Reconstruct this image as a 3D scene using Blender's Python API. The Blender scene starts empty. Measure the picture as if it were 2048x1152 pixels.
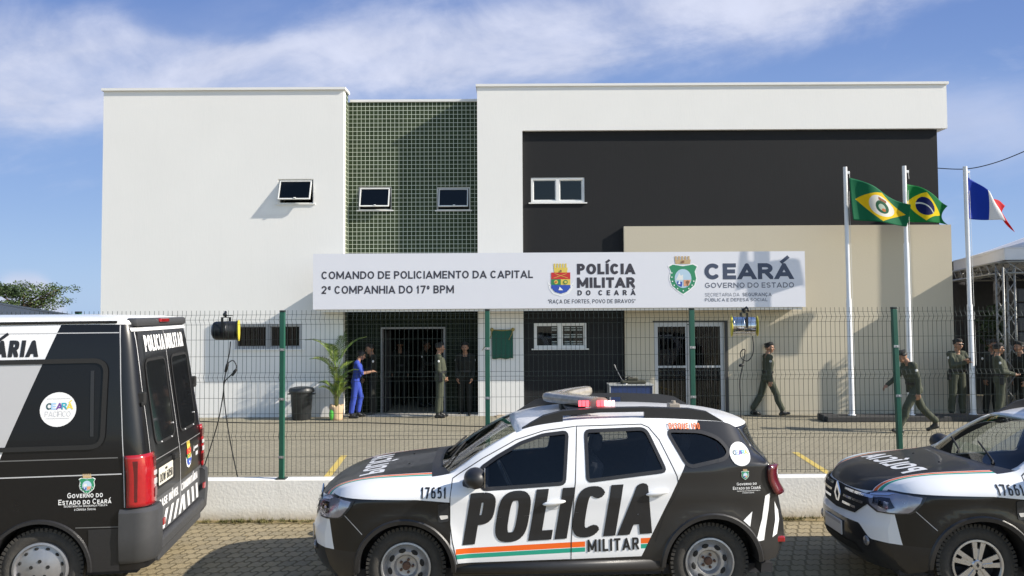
import bpy, bmesh, math, random
import numpy as np
from math import sin, cos, pi, radians as R, atan2, hypot
from mathutils import Vector, Matrix, geometry
from mathutils.bvhtree import BVHTree

random.seed(7)
scene = bpy.context.scene
col = scene.collection

# ------------------------------------------------------------------ camera
FPX, PITCH, ROLL, EYE, PPY = 1550.0, R(2.2), 0.0055, 2.52, 562.5
cam_d = bpy.data.cameras.new('camera')
cam = bpy.data.objects.new('camera', cam_d)
col.objects.link(cam)
cam_d.sensor_width = 36
cam_d.lens = 36 * FPX / 2048
cam_d.shift_y = -(576 - PPY) / 2048
cam_d.clip_end = 5000
FW = Vector((0, cos(PITCH), sin(PITCH)))
U0 = Vector((0, -sin(PITCH), cos(PITCH)))
RT = Vector((1, 0, 0)) * cos(ROLL) - U0 * sin(ROLL)
UP = U0 * cos(ROLL) + Vector((1, 0, 0)) * sin(ROLL)
cam.matrix_world = Matrix(((RT.x, UP.x, -FW.x, 0), (RT.y, UP.y, -FW.y, 0), (RT.z, UP.z, -FW.z, EYE), (0, 0, 0, 1)))
scene.camera = cam
scene.view_settings.view_transform = 'Standard'
scene.view_settings.look = 'None'
scene.view_settings.exposure = 0.62
scene.view_settings.gamma = 1
scene.render.resolution_x, scene.render.resolution_y = 1024, 576
scene.cycles.max_bounces = 8
scene.cycles.transparent_max_bounces = 16

def at(px, py, Y):
    'point of the photograph (2048 wide) at true distance Y in front of the lens'
    d = FW + RT * ((px - 1024) / FPX) - UP * ((py - PPY) / FPX)
    return Vector((0, 0, EYE)) + d * (Y / d.y)

# ------------------------------------------------------------------ shader maths
class S:
    'a shader socket with arithmetic'
    def __init__(s, nt, sock): s.nt, s.k = nt, sock
    def m(s, op, *a):
        n = s.nt.nodes.new('ShaderNodeMath'); n.operation = op
        for i, v in enumerate((s,) + a):
            if isinstance(v, S): s.nt.links.new(v.k, n.inputs[i])
            else: n.inputs[i].default_value = v
        return S(s.nt, n.outputs[0])
    def __add__(s, o): return s.m('ADD', o)
    __radd__ = __add__
    def __sub__(s, o): return s.m('SUBTRACT', o)
    def __rsub__(s, o): return (s * -1.0) + o
    def __mul__(s, o): return s.m('MULTIPLY', o)
    __rmul__ = __mul__
    def __truediv__(s, o): return s.m('DIVIDE', o)
    def __gt__(s, o): return s.m('GREATER_THAN', o)
    def __lt__(s, o): return s.m('LESS_THAN', o)
    def __and__(s, o): return s.m('MULTIPLY', o)
    def __or__(s, o): return s.m('MAXIMUM', o)
    def inv(s): return 1.0 - s
    def abs(s): return s.m('ABSOLUTE')
    def sq(s): return s.m('MULTIPLY', s)
    def sqrt(s): return s.m('SQRT')
    def step(s, a, b):
        n = s.nt.nodes.new('ShaderNodeMapRange'); n.interpolation_type = 'SMOOTHSTEP'
        s.nt.links.new(s.k, n.inputs[0]); n.inputs[1].default_value = a; n.inputs[2].default_value = b
        return S(s.nt, n.outputs[0])

class Mat:
    def __init__(s, name):
        s.m = bpy.data.materials.new(name); s.m.use_nodes = True
        s.nt = s.m.node_tree; s.b = s.nt.nodes['Principled BSDF']
    def n(s, t, **k):
        nd = s.nt.nodes.new(t)
        for a, v in k.items(): setattr(nd, a, v)
        return nd
    def link(s, a, b): s.nt.links.new(a.k if isinstance(a, S) else a, b)
    def coords(s, kind='Object'):
        tc = s.n('ShaderNodeTexCoord'); sp = s.n('ShaderNodeSeparateXYZ'); s.link(tc.outputs[kind], sp.inputs[0])
        return [S(s.nt, o) for o in sp.outputs], tc.outputs[kind]
    def vec(s, x, y, z):
        c = s.n('ShaderNodeCombineXYZ')
        for i, v in enumerate((x, y, z)):
            if isinstance(v, S): s.link(v, c.inputs[i])
            else: c.inputs[i].default_value = v
        return c.outputs[0]
    def noise(s, vec, scale, detail=4, rough=.55, dist=0):
        n = s.n('ShaderNodeTexNoise'); n.inputs['Scale'].default_value = scale; n.inputs['Detail'].default_value = detail
        n.inputs['Roughness'].default_value = rough; n.inputs['Distortion'].default_value = dist
        if vec is not None: s.link(vec, n.inputs['Vector'])
        return S(s.nt, n.outputs[0])
    def mix(s, f, a, b):
        n = s.n('ShaderNodeMix', data_type='RGBA')
        for v, i in ((f, 0), (a, 6), (b, 7)):
            if isinstance(v, S): s.link(v, n.inputs[i])
            elif isinstance(v, bpy.types.NodeSocket): s.link(v, n.inputs[i])
            elif i == 0: n.inputs[0].default_value = v
            else: n.inputs[i].default_value = (*v, 1)
        return n.outputs[2]
    def base(s, c):
        if isinstance(c, bpy.types.NodeSocket): s.link(c, s.b.inputs['Base Color'])
        else: s.b.inputs['Base Color'].default_value = (*c, 1)
    def rough(s, r):
        if isinstance(r, S): s.link(r, s.b.inputs['Roughness'])
        else: s.b.inputs['Roughness'].default_value = r
    def bump(s, h, strength=.3, dist=.01):
        n = s.n('ShaderNodeBump'); n.inputs['Strength'].default_value = strength; n.inputs['Distance'].default_value = dist
        s.link(h, n.inputs['Height']); s.link(n.outputs[0], s.b.inputs['Normal'])

MATS = {}
def plain(name, c, rough=.6, metal=0, spec=.5, coat=0, vary=.12, scale=6.0, emit=None, bump=0, bscale=60):
    if name in MATS: return MATS[name]
    M = Mat(name); (x, y, z), v = M.coords()
    if vary:
        f = M.noise(v, scale, 5)
        M.base(M.mix(f, tuple(q * (1 - vary) for q in c), tuple(min(1, q * (1 + vary)) for q in c)))
        M.rough((M.noise(v, scale * 2.3, 3) - .5) * .25 + rough)
    else: M.base(c); M.rough(rough)
    M.b.inputs['Metallic'].default_value = metal
    M.b.inputs['Specular IOR Level'].default_value = spec
    if coat: M.b.inputs['Coat Weight'].default_value = coat; M.b.inputs['Coat Roughness'].default_value = .06
    if emit: M.b.inputs['Emission Color'].default_value = (*emit[0], 1); M.b.inputs['Emission Strength'].default_value = emit[1]
    if bump: M.bump(M.noise(v, bscale, 3), bump, .01)
    MATS[name] = M.m
    return M.m

def glass(name, tint, refl=.9, rough=.02):
    if name in MATS: return MATS[name]
    M = Mat(name); nt = M.nt
    out = nt.nodes['Material Output']
    tr = M.n('ShaderNodeBsdfTransparent'); tr.inputs[0].default_value = (*tint, 1)
    gl = M.n('ShaderNodeBsdfGlossy'); gl.inputs['Roughness'].default_value = rough; gl.inputs[0].default_value = (refl, refl, refl, 1)
    lw = M.n('ShaderNodeLayerWeight'); lw.inputs[0].default_value = .5
    fr = S(nt, lw.outputs['Facing']).m('POWER', 5.0) * .93 + .045
    mx = M.n('ShaderNodeMixShader')
    M.link(fr, mx.inputs[0]); M.link(tr.outputs[0], mx.inputs[1]); M.link(gl.outputs[0], mx.inputs[2])
    M.link(mx.outputs[0], out.inputs[0])
    MATS[name] = M.m
    return M.m

# ------------------------------------------------------------------ mesh builder
class MB:
    def __init__(s): s.v, s.f, s.mi = [], [], []
    def add(s, vs, fs, mi=0, M=None):
        o = len(s.v)
        s.v += [tuple((M @ Vector(p)) if M else p) for p in vs]
        s.f += [tuple(i + o for i in f) for f in fs]; s.mi += [mi] * len(fs)
        return s
    def box(s, a, b, mi=0, M=None, bev=0):
        (x0, y0, z0), (x1, y1, z1) = a, b
        x0, x1 = min(x0, x1), max(x0, x1); y0, y1 = min(y0, y1), max(y0, y1); z0, z1 = min(z0, z1), max(z0, z1)
        if bev:
            bm = bmesh.new()
            bmesh.ops.create_cube(bm, size=1)
            for v in bm.verts: v.co = Vector(((x0 + x1) / 2 + v.co.x * (x1 - x0), (y0 + y1) / 2 + v.co.y * (y1 - y0), (z0 + z1) / 2 + v.co.z * (z1 - z0)))
            bmesh.ops.bevel(bm, geom=bm.edges[:], offset=bev, segments=2, affect='EDGES', profile=.5)
            bm.verts.index_update()
            s.add([v.co[:] for v in bm.verts], [[v.index for v in f.verts] for f in bm.faces], mi, M); bm.free()
            return s
        vs = [(x0, y0, z0), (x1, y0, z0), (x1, y1, z0), (x0, y1, z0), (x0, y0, z1), (x1, y0, z1), (x1, y1, z1), (x0, y1, z1)]
        return s.add(vs, [(0, 3, 2, 1), (4, 5, 6, 7), (0, 1, 5, 4), (1, 2, 6, 5), (2, 3, 7, 6), (3, 0, 4, 7)], mi, M)
    def tube(s, pts, r, n=8, mi=0, M=None, cap=True, sx=1.0):
        pts = [Vector(p) for p in pts]; k = len(pts)
        rs = r if isinstance(r, (list, tuple)) else [r] * k
        vs, fs = [], []
        t0 = (pts[1] - pts[0]).normalized()
        a = Vector((0, 0, 1)) if abs(t0.z) < .9 else Vector((1, 0, 0))
        a = (a - t0 * a.dot(t0)).normalized()
        for i, p in enumerate(pts):
            t = (pts[min(i + 1, k - 1)] - pts[max(i - 1, 0)]).normalized()
            a = (a - t * a.dot(t)).normalized(); b = t.cross(a)
            for j in range(n):
                q = 2 * pi * (j + .5) / n
                vs.append(p + (a * cos(q) + b * sin(q) * sx) * rs[i])
        for i in range(k - 1):
            for j in range(n):
                fs.append((i * n + j, i * n + (j + 1) % n, (i + 1) * n + (j + 1) % n, (i + 1) * n + j))
        if cap: fs += [tuple(range(n))[::-1], tuple(range((k - 1) * n, k * n))]
        return s.add(vs, fs, mi, M)
    def lathe(s, prof, n=24, mi=0, M=None, cap=True):
        'prof: (radius, height) about z'
        vs, fs = [], []
        for r, h in prof:
            for j in range(n): vs.append((r * cos(2 * pi * j / n), r * sin(2 * pi * j / n), h))
        for i in range(len(prof) - 1):
            for j in range(n): fs.append((i * n + j, i * n + (j + 1) % n, (i + 1) * n + (j + 1) % n, (i + 1) * n + j))
        if cap and prof[0][0] > 1e-6: fs.append(tuple(range(n))[::-1])
        if cap and prof[-1][0] > 1e-6: fs.append(tuple(range((len(prof) - 1) * n, len(prof) * n)))
        return s.add(vs, fs, mi, M)
    def ball(s, c, r, mi=0, M=None, n=12, m=8, rot=None):
        rx, ry, rz = r if isinstance(r, (tuple, list)) else (r, r, r)
        vs = [(0, 0, rz)]; fs = []
        for i in range(1, m):
            for j in range(n):
                a, b = pi * i / m, 2 * pi * j / n
                vs.append((rx * sin(a) * cos(b), ry * sin(a) * sin(b), rz * cos(a)))
        vs.append((0, 0, -rz))
        for j in range(n):
            fs.append((0, 1 + j, 1 + (j + 1) % n))
            for i in range(m - 2): fs.append((1 + i * n + j, 1 + (i + 1) * n + j, 1 + (i + 1) * n + (j + 1) % n, 1 + i * n + (j + 1) % n))
            fs.append((len(vs) - 1, 1 + (m - 2) * n + (j + 1) % n, 1 + (m - 2) * n + j))
        vs = [Vector(c) + ((rot @ Vector(v)) if rot else Vector(v)) for v in vs]
        return s.add(vs, fs, mi, M)
    def prism(s, poly, h, mi=0, M=None):
        'polygon in xy, extruded 0..h in z'
        n = len(poly)
        vs = [(p[0], p[1], 0) for p in poly] + [(p[0], p[1], h) for p in poly]
        fs = [tuple(range(n))[::-1], tuple(range(n, 2 * n))] + [(i, (i + 1) % n, n + (i + 1) % n, n + i) for i in range(n)]
        return s.add(vs, fs, mi, M)
    def grid(s, rows, mi=0, closed=False, M=None):
        'rows: list of equal rows of points'
        n = len(rows[0]); vs = [p for r in rows for p in r]; fs = []
        for i in range(len(rows) - 1):
            for j in range(n if closed else n - 1):
                fs.append((i * n + j, i * n + (j + 1) % n, (i + 1) * n + (j + 1) % n, (i + 1) * n + j))
        return s.add(vs, fs, mi, M)
    def build(s, name, mats, parent=None, smooth=False, angle=None, loc=None, kind=None, label=None):
        used = sorted({i for f in s.f for i in f})
        if len(used) < len(s.v):
            mp_ = {o: n for n, o in enumerate(used)}; s.v = [s.v[i] for i in used]; s.f = [tuple(mp_[i] for i in f) for f in s.f]
        me = bpy.data.meshes.new(name)
        me.from_pydata([tuple(v) for v in s.v], [], s.f); me.update()
        if not isinstance(mats, (list, tuple)): mats = [mats]
        for m in mats: me.materials.append(m)
        me.polygons.foreach_set('material_index', s.mi)
        if smooth or angle:
            me.polygons.foreach_set('use_smooth', [True] * len(s.f))
            if angle: me.set_sharp_from_angle(angle=R(angle))
        o = bpy.data.objects.new(name, me); col.objects.link(o)
        if parent: o.parent = parent
        if loc: o.location = loc
        if kind: o['kind'] = kind
        if label: o['label'] = label
        return o

def empty(name, label, cat, loc=(0, 0, 0), rz=0, group=None):
    o = bpy.data.objects.new(name, None); col.objects.link(o); o.empty_display_size = .2
    o.location = loc; o.rotation_euler = (0, 0, rz)
    return tag(o, label, cat, group)
def tag(o, label, cat, group=None):
    o['label'] = label; o['category'] = cat
    if group: o['group'] = group
    return o
def copy_tree(o, parent=None):
    c = o.copy(); col.objects.link(c)
    if parent: c.parent = parent
    for ch in [k for k in bpy.data.objects if k.parent == o]: copy_tree(ch, c)
    return c

# ------------------------------------------------------------------ lettering: stroke glyphs joined without overlaps
def arc(cx, cy, rx, ry, a0, a1, n=14, p=2.0):
    out = []
    for i in range(n + 1):
        a = R(a0 + (a1 - a0) * i / n); c, s_ = cos(a), sin(a)
        out.append((cx + rx * math.copysign(abs(c) ** (2 / p), c), cy + ry * math.copysign(abs(s_) ** (2 / p), s_)))
    return out
def glyph(ch, p):
    'centre-line strokes in the unit square, and the width factor'
    a = lambda *q, **k: arc(*q, p=p, **k)
    G = {
     'A': ([[(0, 0), (.5, 1), (1, 0)], [(.2, .24), (.8, .24)]], 1.08), 'B': ([[(0, .52), (0, 1), (.5, 1)] + a(.5, .76, .42, .24, 90, -90) + [(0, .52)], [(0, .52), (.5, .52)] + a(.5, .26, .5, .26, 90, -90) + [(0, 0), (0, .52)]], .9),
     'C': ([a(.5, .5, .5, .5, 42, 318, n=26)], 1.0), 'D': ([[(0, 0), (0, 1), (.4, 1)] + a(.4, .5, .6, .5, 90, -90, n=18) + [(0, 0)]], 1.02),
     'E': ([[(1, 1), (0, 1), (0, 0), (1, 0)], [(0, .5), (.9, .5)]], .8), 'F': ([[(1, 1), (0, 1), (0, 0)], [(0, .5), (.9, .5)]], .76),
     'G': ([a(.5, .5, .5, .5, 45, 315, n=26) + [(1, .25), (1, .46), (.55, .46)]], 1.05), 'H': ([[(0, 0), (0, 1)], [(1, 0), (1, 1)], [(0, .5), (1, .5)]], 1.0),
     'I': ([[(.5, 0), (.5, 1)]], 0), 'L': ([[(0, 1), (0, 0), (1, 0)]], .76), 'M': ([[(0, 0), (0, 1)], [(0, 1), (.5, .15), (1, 1)], [(1, 1), (1, 0)]], 1.25),
     'N': ([[(0, 0), (0, 1), (1, 0), (1, 1)]], 1.05), 'O': ([a(.5, .5, .5, .5, 0, 360, n=32)], 1.08), 'P': ([[(0, 0), (0, 1), (.5, 1)] + a(.5, .73, .5, .27, 90, -90) + [(0, .46)]], .88),
     'Q': ([a(.5, .5, .5, .5, 0, 360, n=32), [(.6, .22), (1, -.05)]], 1.08), 'R': ([[(0, 0), (0, 1), (.5, 1)] + a(.5, .74, .46, .26, 90, -90) + [(0, .48)], [(.5, .48), (1, 0)]], .93),
     'S': ([a(.5, .75, .5, .25, 25, 270, n=16) + a(.5, .25, .5, .25, 90, -155, n=16)], .86), 'T': ([[(0, 1), (1, 1)], [(.5, 1), (.5, 0)]], .88), 'U': ([[(0, 1), (0, .45)] + a(.5, .45, .5, .45, 180, 360, n=18) + [(1, 1)]], 1.0),
     'V': ([[(0, 1), (.5, 0), (1, 1)]], 1.05), 'W': ([[(0, 1), (.25, 0), (.5, .85), (.75, 0), (1, 1)]], 1.4), '0': ([a(.5, .5, .5, .5, 0, 360, n=32)], .9), '1': ([[(.1, .78), (.55, 1), (.55, 0)]], .5),
     '2': ([a(.5, .72, .5, .28, 170, -25, n=16) + [(0, 0), (1, 0)]], .86), '5': ([[(.92, 1), (.1, 1), (.04, .55)] + a(.45, .33, .53, .33, 130, -145, n=18)], .86), '6': ([a(.5, .31, .5, .31, 0, 360, n=24), a(.72, .38, .72, .62, 180, 92, n=12)], .88),
     '7': ([[(0, 1), (1, 1), (.35, 0)]], .84), '8': ([a(.5, .76, .43, .24, 0, 360, n=24), a(.5, .26, .5, .26, 0, 360, n=24)], .88), '9': ([a(.5, .69, .5, .31, 0, 360, n=24), a(.28, .62, .72, .62, 0, -88, n=12)], .88),
     ',': ([[(.6, .0), (.3, -.16)]], 0), '.': ([[(.5, 0), (.5, .03)]], 0), '"': ([[(.2, 1), (.2, .75)], [(.8, 1), (.8, .75)]], .35),
     'ª': ([a(.5, .78, .5, .2, 0, 360, n=16), [(1, 1), (1, .56)]], .5), 'º': ([a(.5, .78, .5, .22, 0, 360, n=20)], .5),
    }
    return G[ch]
ACC = {'Á': 'A', 'Í': 'I', 'Ó': 'O', 'Ú': 'U', 'Ç': 'C'}
def clip_y(poly, y0, y1):
    for sgn, lim in ((1, y0), (-1, -y1)):
        out = []
        for i in range(len(poly)):
            p, q = poly[i], poly[(i + 1) % len(poly)]
            dp, dq = sgn * p[1] - lim, sgn * q[1] - lim
            if dp >= 0: out.append(p)
            if dp * dq < 0: k = dp / (dp - dq); out.append((p[0] + (q[0] - p[0]) * k, p[1] + (q[1] - p[1]) * k))
        poly = out
        if not poly: break
    return poly
def union2d(polys):
    vs, fs = [], []
    for p in polys:
        if len(p) < 3: continue
        ar = sum(p[i][0] * p[(i + 1) % len(p)][1] - p[(i + 1) % len(p)][0] * p[i][1] for i in range(len(p)))
        if abs(ar) < 1e-8: continue
        if ar < 0: p = p[::-1]
        fs.append(list(range(len(vs), len(vs) + len(p)))); vs += [Vector(q) for q in p]
    if not fs: return [], []
    r = geometry.delaunay_2d_cdt(vs, [], fs, 1, 1e-5)
    return [(v.x, v.y) for v in r[0]], [tuple(f) for f, o in zip(r[2], r[5]) if o]
def text2d(txt, h, width=.62, weight=.15, gap=.12, p=2.0, slant=0, total=None):
    'triangulated lettering of cap height h starting at the origin -> (verts, faces, length)'
    V, F = [], []; x = 0.0; t = weight
    for ch in txt:
        sc = 1.0
        if ch == ' ': x += .30 + gap * .5; continue
        if ch.islower() and ch not in 'ªº': ch = ch.upper(); sc = .76
        b = ACC.get(ch, ch)
        st, wf = glyph(b, p)
        w = (max(wf * width, t) if wf else t) * (sc if wf else 1)
        polys = []
        X = lambda q: (x + t / 2 + q[0] * max(w - t, 0), (t / 2 + q[1] * (1 - t)) * sc if b not in ',' else q[1] + .02)
        cl = (-.25, .02) if b == ',' else (-.06, 1) if b == 'Q' else (0, sc)
        st = [[X(q) for q in s_] for s_ in st]
        if ch in 'ÁÍÓÚ': 
            cx = x + w / 2; st.append([(cx - .03, sc + .05 + t * .4), (cx + .12, sc + .18 + t * .4)])
        if ch == 'Ç': st.append([(x + w * .55, 0), (x + w * .45, -.2)])
        for k, s_ in enumerate(st):
            extra = ch in ACC and k == len(st) - 1
            loop = hypot(s_[0][0] - s_[-1][0], s_[0][1] - s_[-1][1]) < 1e-4
            tt = t * (.8 if b in 'ªº' else 1) * (.8 if extra else 1)
            for i in range(len(s_) - 1):
                (ax, ay), (bx, by) = s_[i], s_[i + 1]; L = hypot(bx - ax, by - ay)
                if L < 1e-6: continue
                ux, uy = (bx - ax) / L, (by - ay) / L; e0 = tt / 2 if (i == 0 and not loop) else 0; e1 = tt / 2 if (i == len(s_) - 2 and not loop) else 0
                if b in 'CGSQ25' and len(s_) > 8: e0 = e1 = 0
                diag = abs(ux) > .05 and abs(uy) > .3
                if diag and b in 'AVWNMR7': e0 = tt if i == 0 and b != 'R' else 0; e1 = tt if i == len(s_) - 2 else 0
                nx, ny = -uy * tt / 2, ux * tt / 2
                # thickness: horizontal strokes a little lighter
                q = [(ax - ux * e0 + nx, ay - uy * e0 + ny), (ax - ux * e0 - nx, ay - uy * e0 - ny), (bx + ux * e1 - nx, by + uy * e1 - ny), (bx + ux * e1 + nx, by + uy * e1 + ny)]
                q = q if extra else clip_y(q, *cl)
                if b in 'MNWR' and q and not extra: q = [(k_[1], k_[0]) for k_ in clip_y([(k_[1], k_[0]) for k_ in q], x, x + w)]
                if q: polys.append(q)
                if i < len(s_) - 2 or loop:
                    (cx_, cy_) = s_[(i + 2) % len(s_)] if i < len(s_) - 2 else s_[1]
                    L2 = hypot(cx_ - bx, cy_ - by) or 1
                    dot = (ux * (cx_ - bx) + uy * (cy_ - by)) / L2
                    if dot < .9997:
                        r8 = tt / 2 * (1.0 if dot > .3 else 1.03)
                        if dot < .2 and abs(ux * uy) < .01: pl = [(bx + sx * r8, by + sy * r8) for sx, sy in ((1, 1), (-1, 1), (-1, -1), (1, -1))]
                        else: pl = [(bx + r8 * cos(2 * pi * (j + .5) / 10), by + r8 * sin(2 * pi * (j + .5) / 10)) for j in range(10)]
                        pl = pl if extra else clip_y(pl, *cl)
                        if pl: polys.append(pl)
        v, f = union2d(polys)
        o = len(V); V += v; F += [tuple(i + o for i in q) for q in f]
        x += w + gap
    L = (x - gap)
    k = (total / (L * h)) if total else 1
    return [((px + slant * py) * h * k, py * h) for px, py in V], F, L * h * k
def shape2d(polys):
    return union2d(polys)
def circle2d(cx, cy, rx, ry=None, n=32): return [(cx + rx * cos(2 * pi * i / n), cy + (ry or rx) * sin(2 * pi * i / n)) for i in range(n)]
def flat(V, F, name, mat, M, parent=None):
    mb = MB(); mb.add([(x, y, 0) for x, y in V], F, 0, M)
    return mb.build(name, mat, parent)
SHIELD = [(-.5, .42), (-.36, .5), (0, .44), (.36, .5), (.5, .42), (.42, .25), (.47, 0), (.4, -.24), (.2, -.42), (0, -.55), (-.2, -.42), (-.4, -.24), (-.47, 0), (-.42, .25)]
def subdivided(V, F, step):
    'cut a flat triangle set along a grid so that it can follow a curved panel'
    bm = bmesh.new(); vs = [bm.verts.new((x, y, 0)) for x, y in V]
    for f in F:
        try: bm.faces.new([vs[i] for i in f])
        except ValueError: pass
    xs = [v[0] for v in V]; ys = [v[1] for v in V]
    for ax, lo, hi in ((0, min(xs), max(xs)), (1, min(ys), max(ys))):
        k = math.ceil(lo / step) * step
        while k < hi:
            c = (k, 0, 0) if ax == 0 else (0, k, 0); nrm = (1, 0, 0) if ax == 0 else (0, 1, 0)
            bmesh.ops.bisect_plane(bm, geom=bm.verts[:] + bm.edges[:] + bm.faces[:], plane_co=c, plane_no=nrm, dist=1e-5)
            k += step
    bm.verts.index_update()
    out = ([(v.co.x, v.co.y) for v in bm.verts], [tuple(v.index for v in f.verts) for f in bm.faces]); bm.free()
    return out
# ------------------------------------------------------------------ light: low sun from the right, a little in front of the facade
SUN = Vector((4.0, -1.0, 2.5)).normalized()
EL, AZ = math.asin(SUN.z), atan2(SUN.x, SUN.y)
sd = bpy.data.lights.new('sun', 'SUN'); so = bpy.data.objects.new('sun', sd); col.objects.link(so)
sd.energy = 4.8; sd.angle = R(.5); sd.color = (1, .93, .82)
so.rotation_euler = SUN.to_track_quat('Z', 'Y').to_euler()
W = bpy.data.worlds.new('World'); scene.world = W; W.use_nodes = True
nt = W.node_tree; bg = nt.nodes['Background']
sky = nt.nodes.new('ShaderNodeTexSky'); sky.sky_type = 'NISHITA'; sky.sun_disc = False
sky.sun_elevation = EL; sky.sun_rotation = AZ; sky.air_density = 1.0; sky.dust_density = .6; sky.ozone_density = 2.0
bg.inputs['Strength'].default_value = .13
tc = nt.nodes.new('ShaderNodeTexCoord'); sp = nt.nodes.new('ShaderNodeSeparateXYZ'); nt.links.new(tc.outputs['Generated'], sp.inputs[0])
dx, dy, dz = [S(nt, o) for o in sp.outputs]
dd = dy.m('MAXIMUM', .12)
u, v = dx / dd, dz / dd
def wnoise(x, y, scale, detail=7, rough=.6, dist=0):
    c = nt.nodes.new('ShaderNodeCombineXYZ'); nt.links.new(x.k, c.inputs[0]); nt.links.new(y.k, c.inputs[1])
    n = nt.nodes.new('ShaderNodeTexNoise'); n.inputs['Scale'].default_value = scale; n.inputs['Detail'].default_value = detail
    n.inputs['Roughness'].default_value = rough; n.inputs['Distortion'].default_value = dist
    nt.links.new(c.outputs[0], n.inputs['Vector']); return S(nt, n.outputs[0])
ur, vr = u * .97 + v * .22, v * .97 - u * .22          # drawn out along the wind
streak = wnoise(ur * .75, vr * 2.4, 4.0, 8, .58, .3)
puff = wnoise(u, v * 1.4, 5.5, 8, .6, .35)
vc = .350 + u * .125 + u.sq() * .12
off = v - vc + (streak - .5) * .12
half = .050 - u * .022 + (puff - .5) * .06
band = (off.abs() - half).step(.045, -.035) * ((streak * .5 + puff * .5).step(.34, .60) * .6 + .4)
gap = inell_w = (((u + .37) / .13).sq() + ((v - .40) / .045).sq() + (puff - .5) * 1.6).step(1.5, .4)
band = band * (gap * .8).inv()
wisp = ((streak - .5) + (puff - .5) * .5).step(.06, .32) * .35
rt = ((u - .60).abs() - .13 + (puff - .5) * .3).step(.05, -.08) * ((v - .245).abs() - .045 + (streak - .5) * .15).step(.05, -.06) * .5
cum = ((u + .63).abs() - .05 + (v - .005) * .55 + (puff - .5) * .07).step(.012, -.02) * (v - .053 + (puff - .5) * .02).step(.008, -.02) * .85
f = ((band * .92) | wisp | rt | cum).m('MINIMUM', 1.0)
def blend(fac, a, b):
    n = nt.nodes.new('ShaderNodeMix'); n.data_type = 'RGBA'
    for q, k in ((fac, 0), (a, 6), (b, 7)):
        if isinstance(q, S): nt.links.new(q.k, n.inputs[k])
        elif isinstance(q, tuple): n.inputs[k].default_value = (*q, 1)
        else: nt.links.new(q, n.inputs[k])
    return n.outputs[2]
# the clear blue opposite the sun, paler towards the skyline
LOW, MID, TOP = (1.95, 2.80, 4.15), (1.28, 2.0, 3.65), (.76, 1.30, 2.95)
clear = blend(v.step(.16, .46), blend(v.step(-.02, .20), LOW, MID), TOP)
front = dy.step(-.1, .35) * .92
skyc = blend(front, sky.outputs[0], clear)
shade = (puff - .5) * .5 + 1.0
cc = nt.nodes.new('ShaderNodeCombineXYZ')
for i, q in enumerate((3.45, 3.65, 4.45)): nt.links.new((shade * q).k, cc.inputs[i])
nt.links.new(blend(f, skyc, cc.outputs[0]), bg.inputs[0])

# ------------------------------------------------------------------ ground
def paver_mat(name, bw, bh, c1, c2, joint, wav, moss=None, joint_w=.012, bs=.5, rot=0):
    M = Mat(name); (x, y, z), v = M.coords()
    if rot: x, y = x * cos(rot) + y * sin(rot), y * cos(rot) - x * sin(rot)
    n1 = M.noise(v, 14, 3)
    xx = x + (y * (2 * pi / bh)).m('SINE') * wav + (n1 - .5) * .012
    yy = y + (x * (4 * pi / bw)).m('SINE') * wav + (n1 - .5) * .012
    b = M.n('ShaderNodeTexBrick'); b.offset = .5
    for k, q in (('Scale', 1), ('Mortar Size', joint_w), ('Mortar Smooth', .35), ('Brick Width', bw), ('Row Height', bh), ('Bias', 0)): b.inputs[k].default_value = q
    b.inputs['Color1'].default_value = (*c1, 1); b.inputs['Color2'].default_value = (*c2, 1); b.inputs['Mortar'].default_value = (*joint, 1)
    M.link(M.vec(xx, yy, 0.0), b.inputs['Vector'])
    big = M.noise(v, .55, 5, .6); mid = M.noise(v, 5, 5, .6); fine = M.noise(v, 60, 3, .7)
    c = M.mix((big - .42).m('MULTIPLY', 2.6).m('MAXIMUM', 0.0).m('MINIMUM', 1.0) * .75, b.outputs[0], moss or tuple(q * .7 for q in c1))
    c = M.mix(mid.step(.35, .75) * .4, c, tuple(q * .72 for q in c1))
    stain = M.noise(v, 1.3, 6, .68, .6); c = M.mix(stain.step(.55, .72) * .55, c, tuple(q * .52 for q in c1)); pale_ = M.noise(v, 2.6, 5, .7); c = M.mix(pale_.step(.56, .75) * .35, c, tuple(q * 1.45 for q in c1))
    c = M.mix(fine * .5, c, tuple(q * 1.25 for q in c1))
    M.base(c); M.rough(.88); M.b.inputs['Specular IOR Level'].default_value = .25
    M.bump(S(M.nt, b.outputs['Fac']).inv() * .7 + fine * .35 + mid * .2, bs, .02)
    return M.m
yard_m = paver_mat('yard_paver', .20, .15, (.285, .258, .19), (.225, .205, .155), (.12, .106, .075), .016, (.185, .16, .11), .011, .6)
street_m = paver_mat('street_paver', .15, .155, (.325, .268, .168), (.21, .184, .130), (.06, .05, .026), .012, (.23, .175, .07), .014, 1.0, rot=.05)
earth_m = plain('earth', (.25, .21, .15), .95, vary=.3, scale=1.5, bump=.4)
def sheet(name, x0, x1, y0, y1, z, m, n=1):
    mb = MB(); mb.grid([[(x0 + (x1 - x0) * i / n, y0 + (y1 - y0) * j / n, z) for i in range(n + 1)] for j in range(n + 1)])
    return mb.build(name, m, kind='structure')
sheet('ground', -1500, 1500, -600, 2500, -.02, earth_m)
sheet('street', -40, 40, -12, 9.44, 0, street_m)
sheet('yard_paving', -40, 40, 9.62, 60, 0, yard_m)
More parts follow.
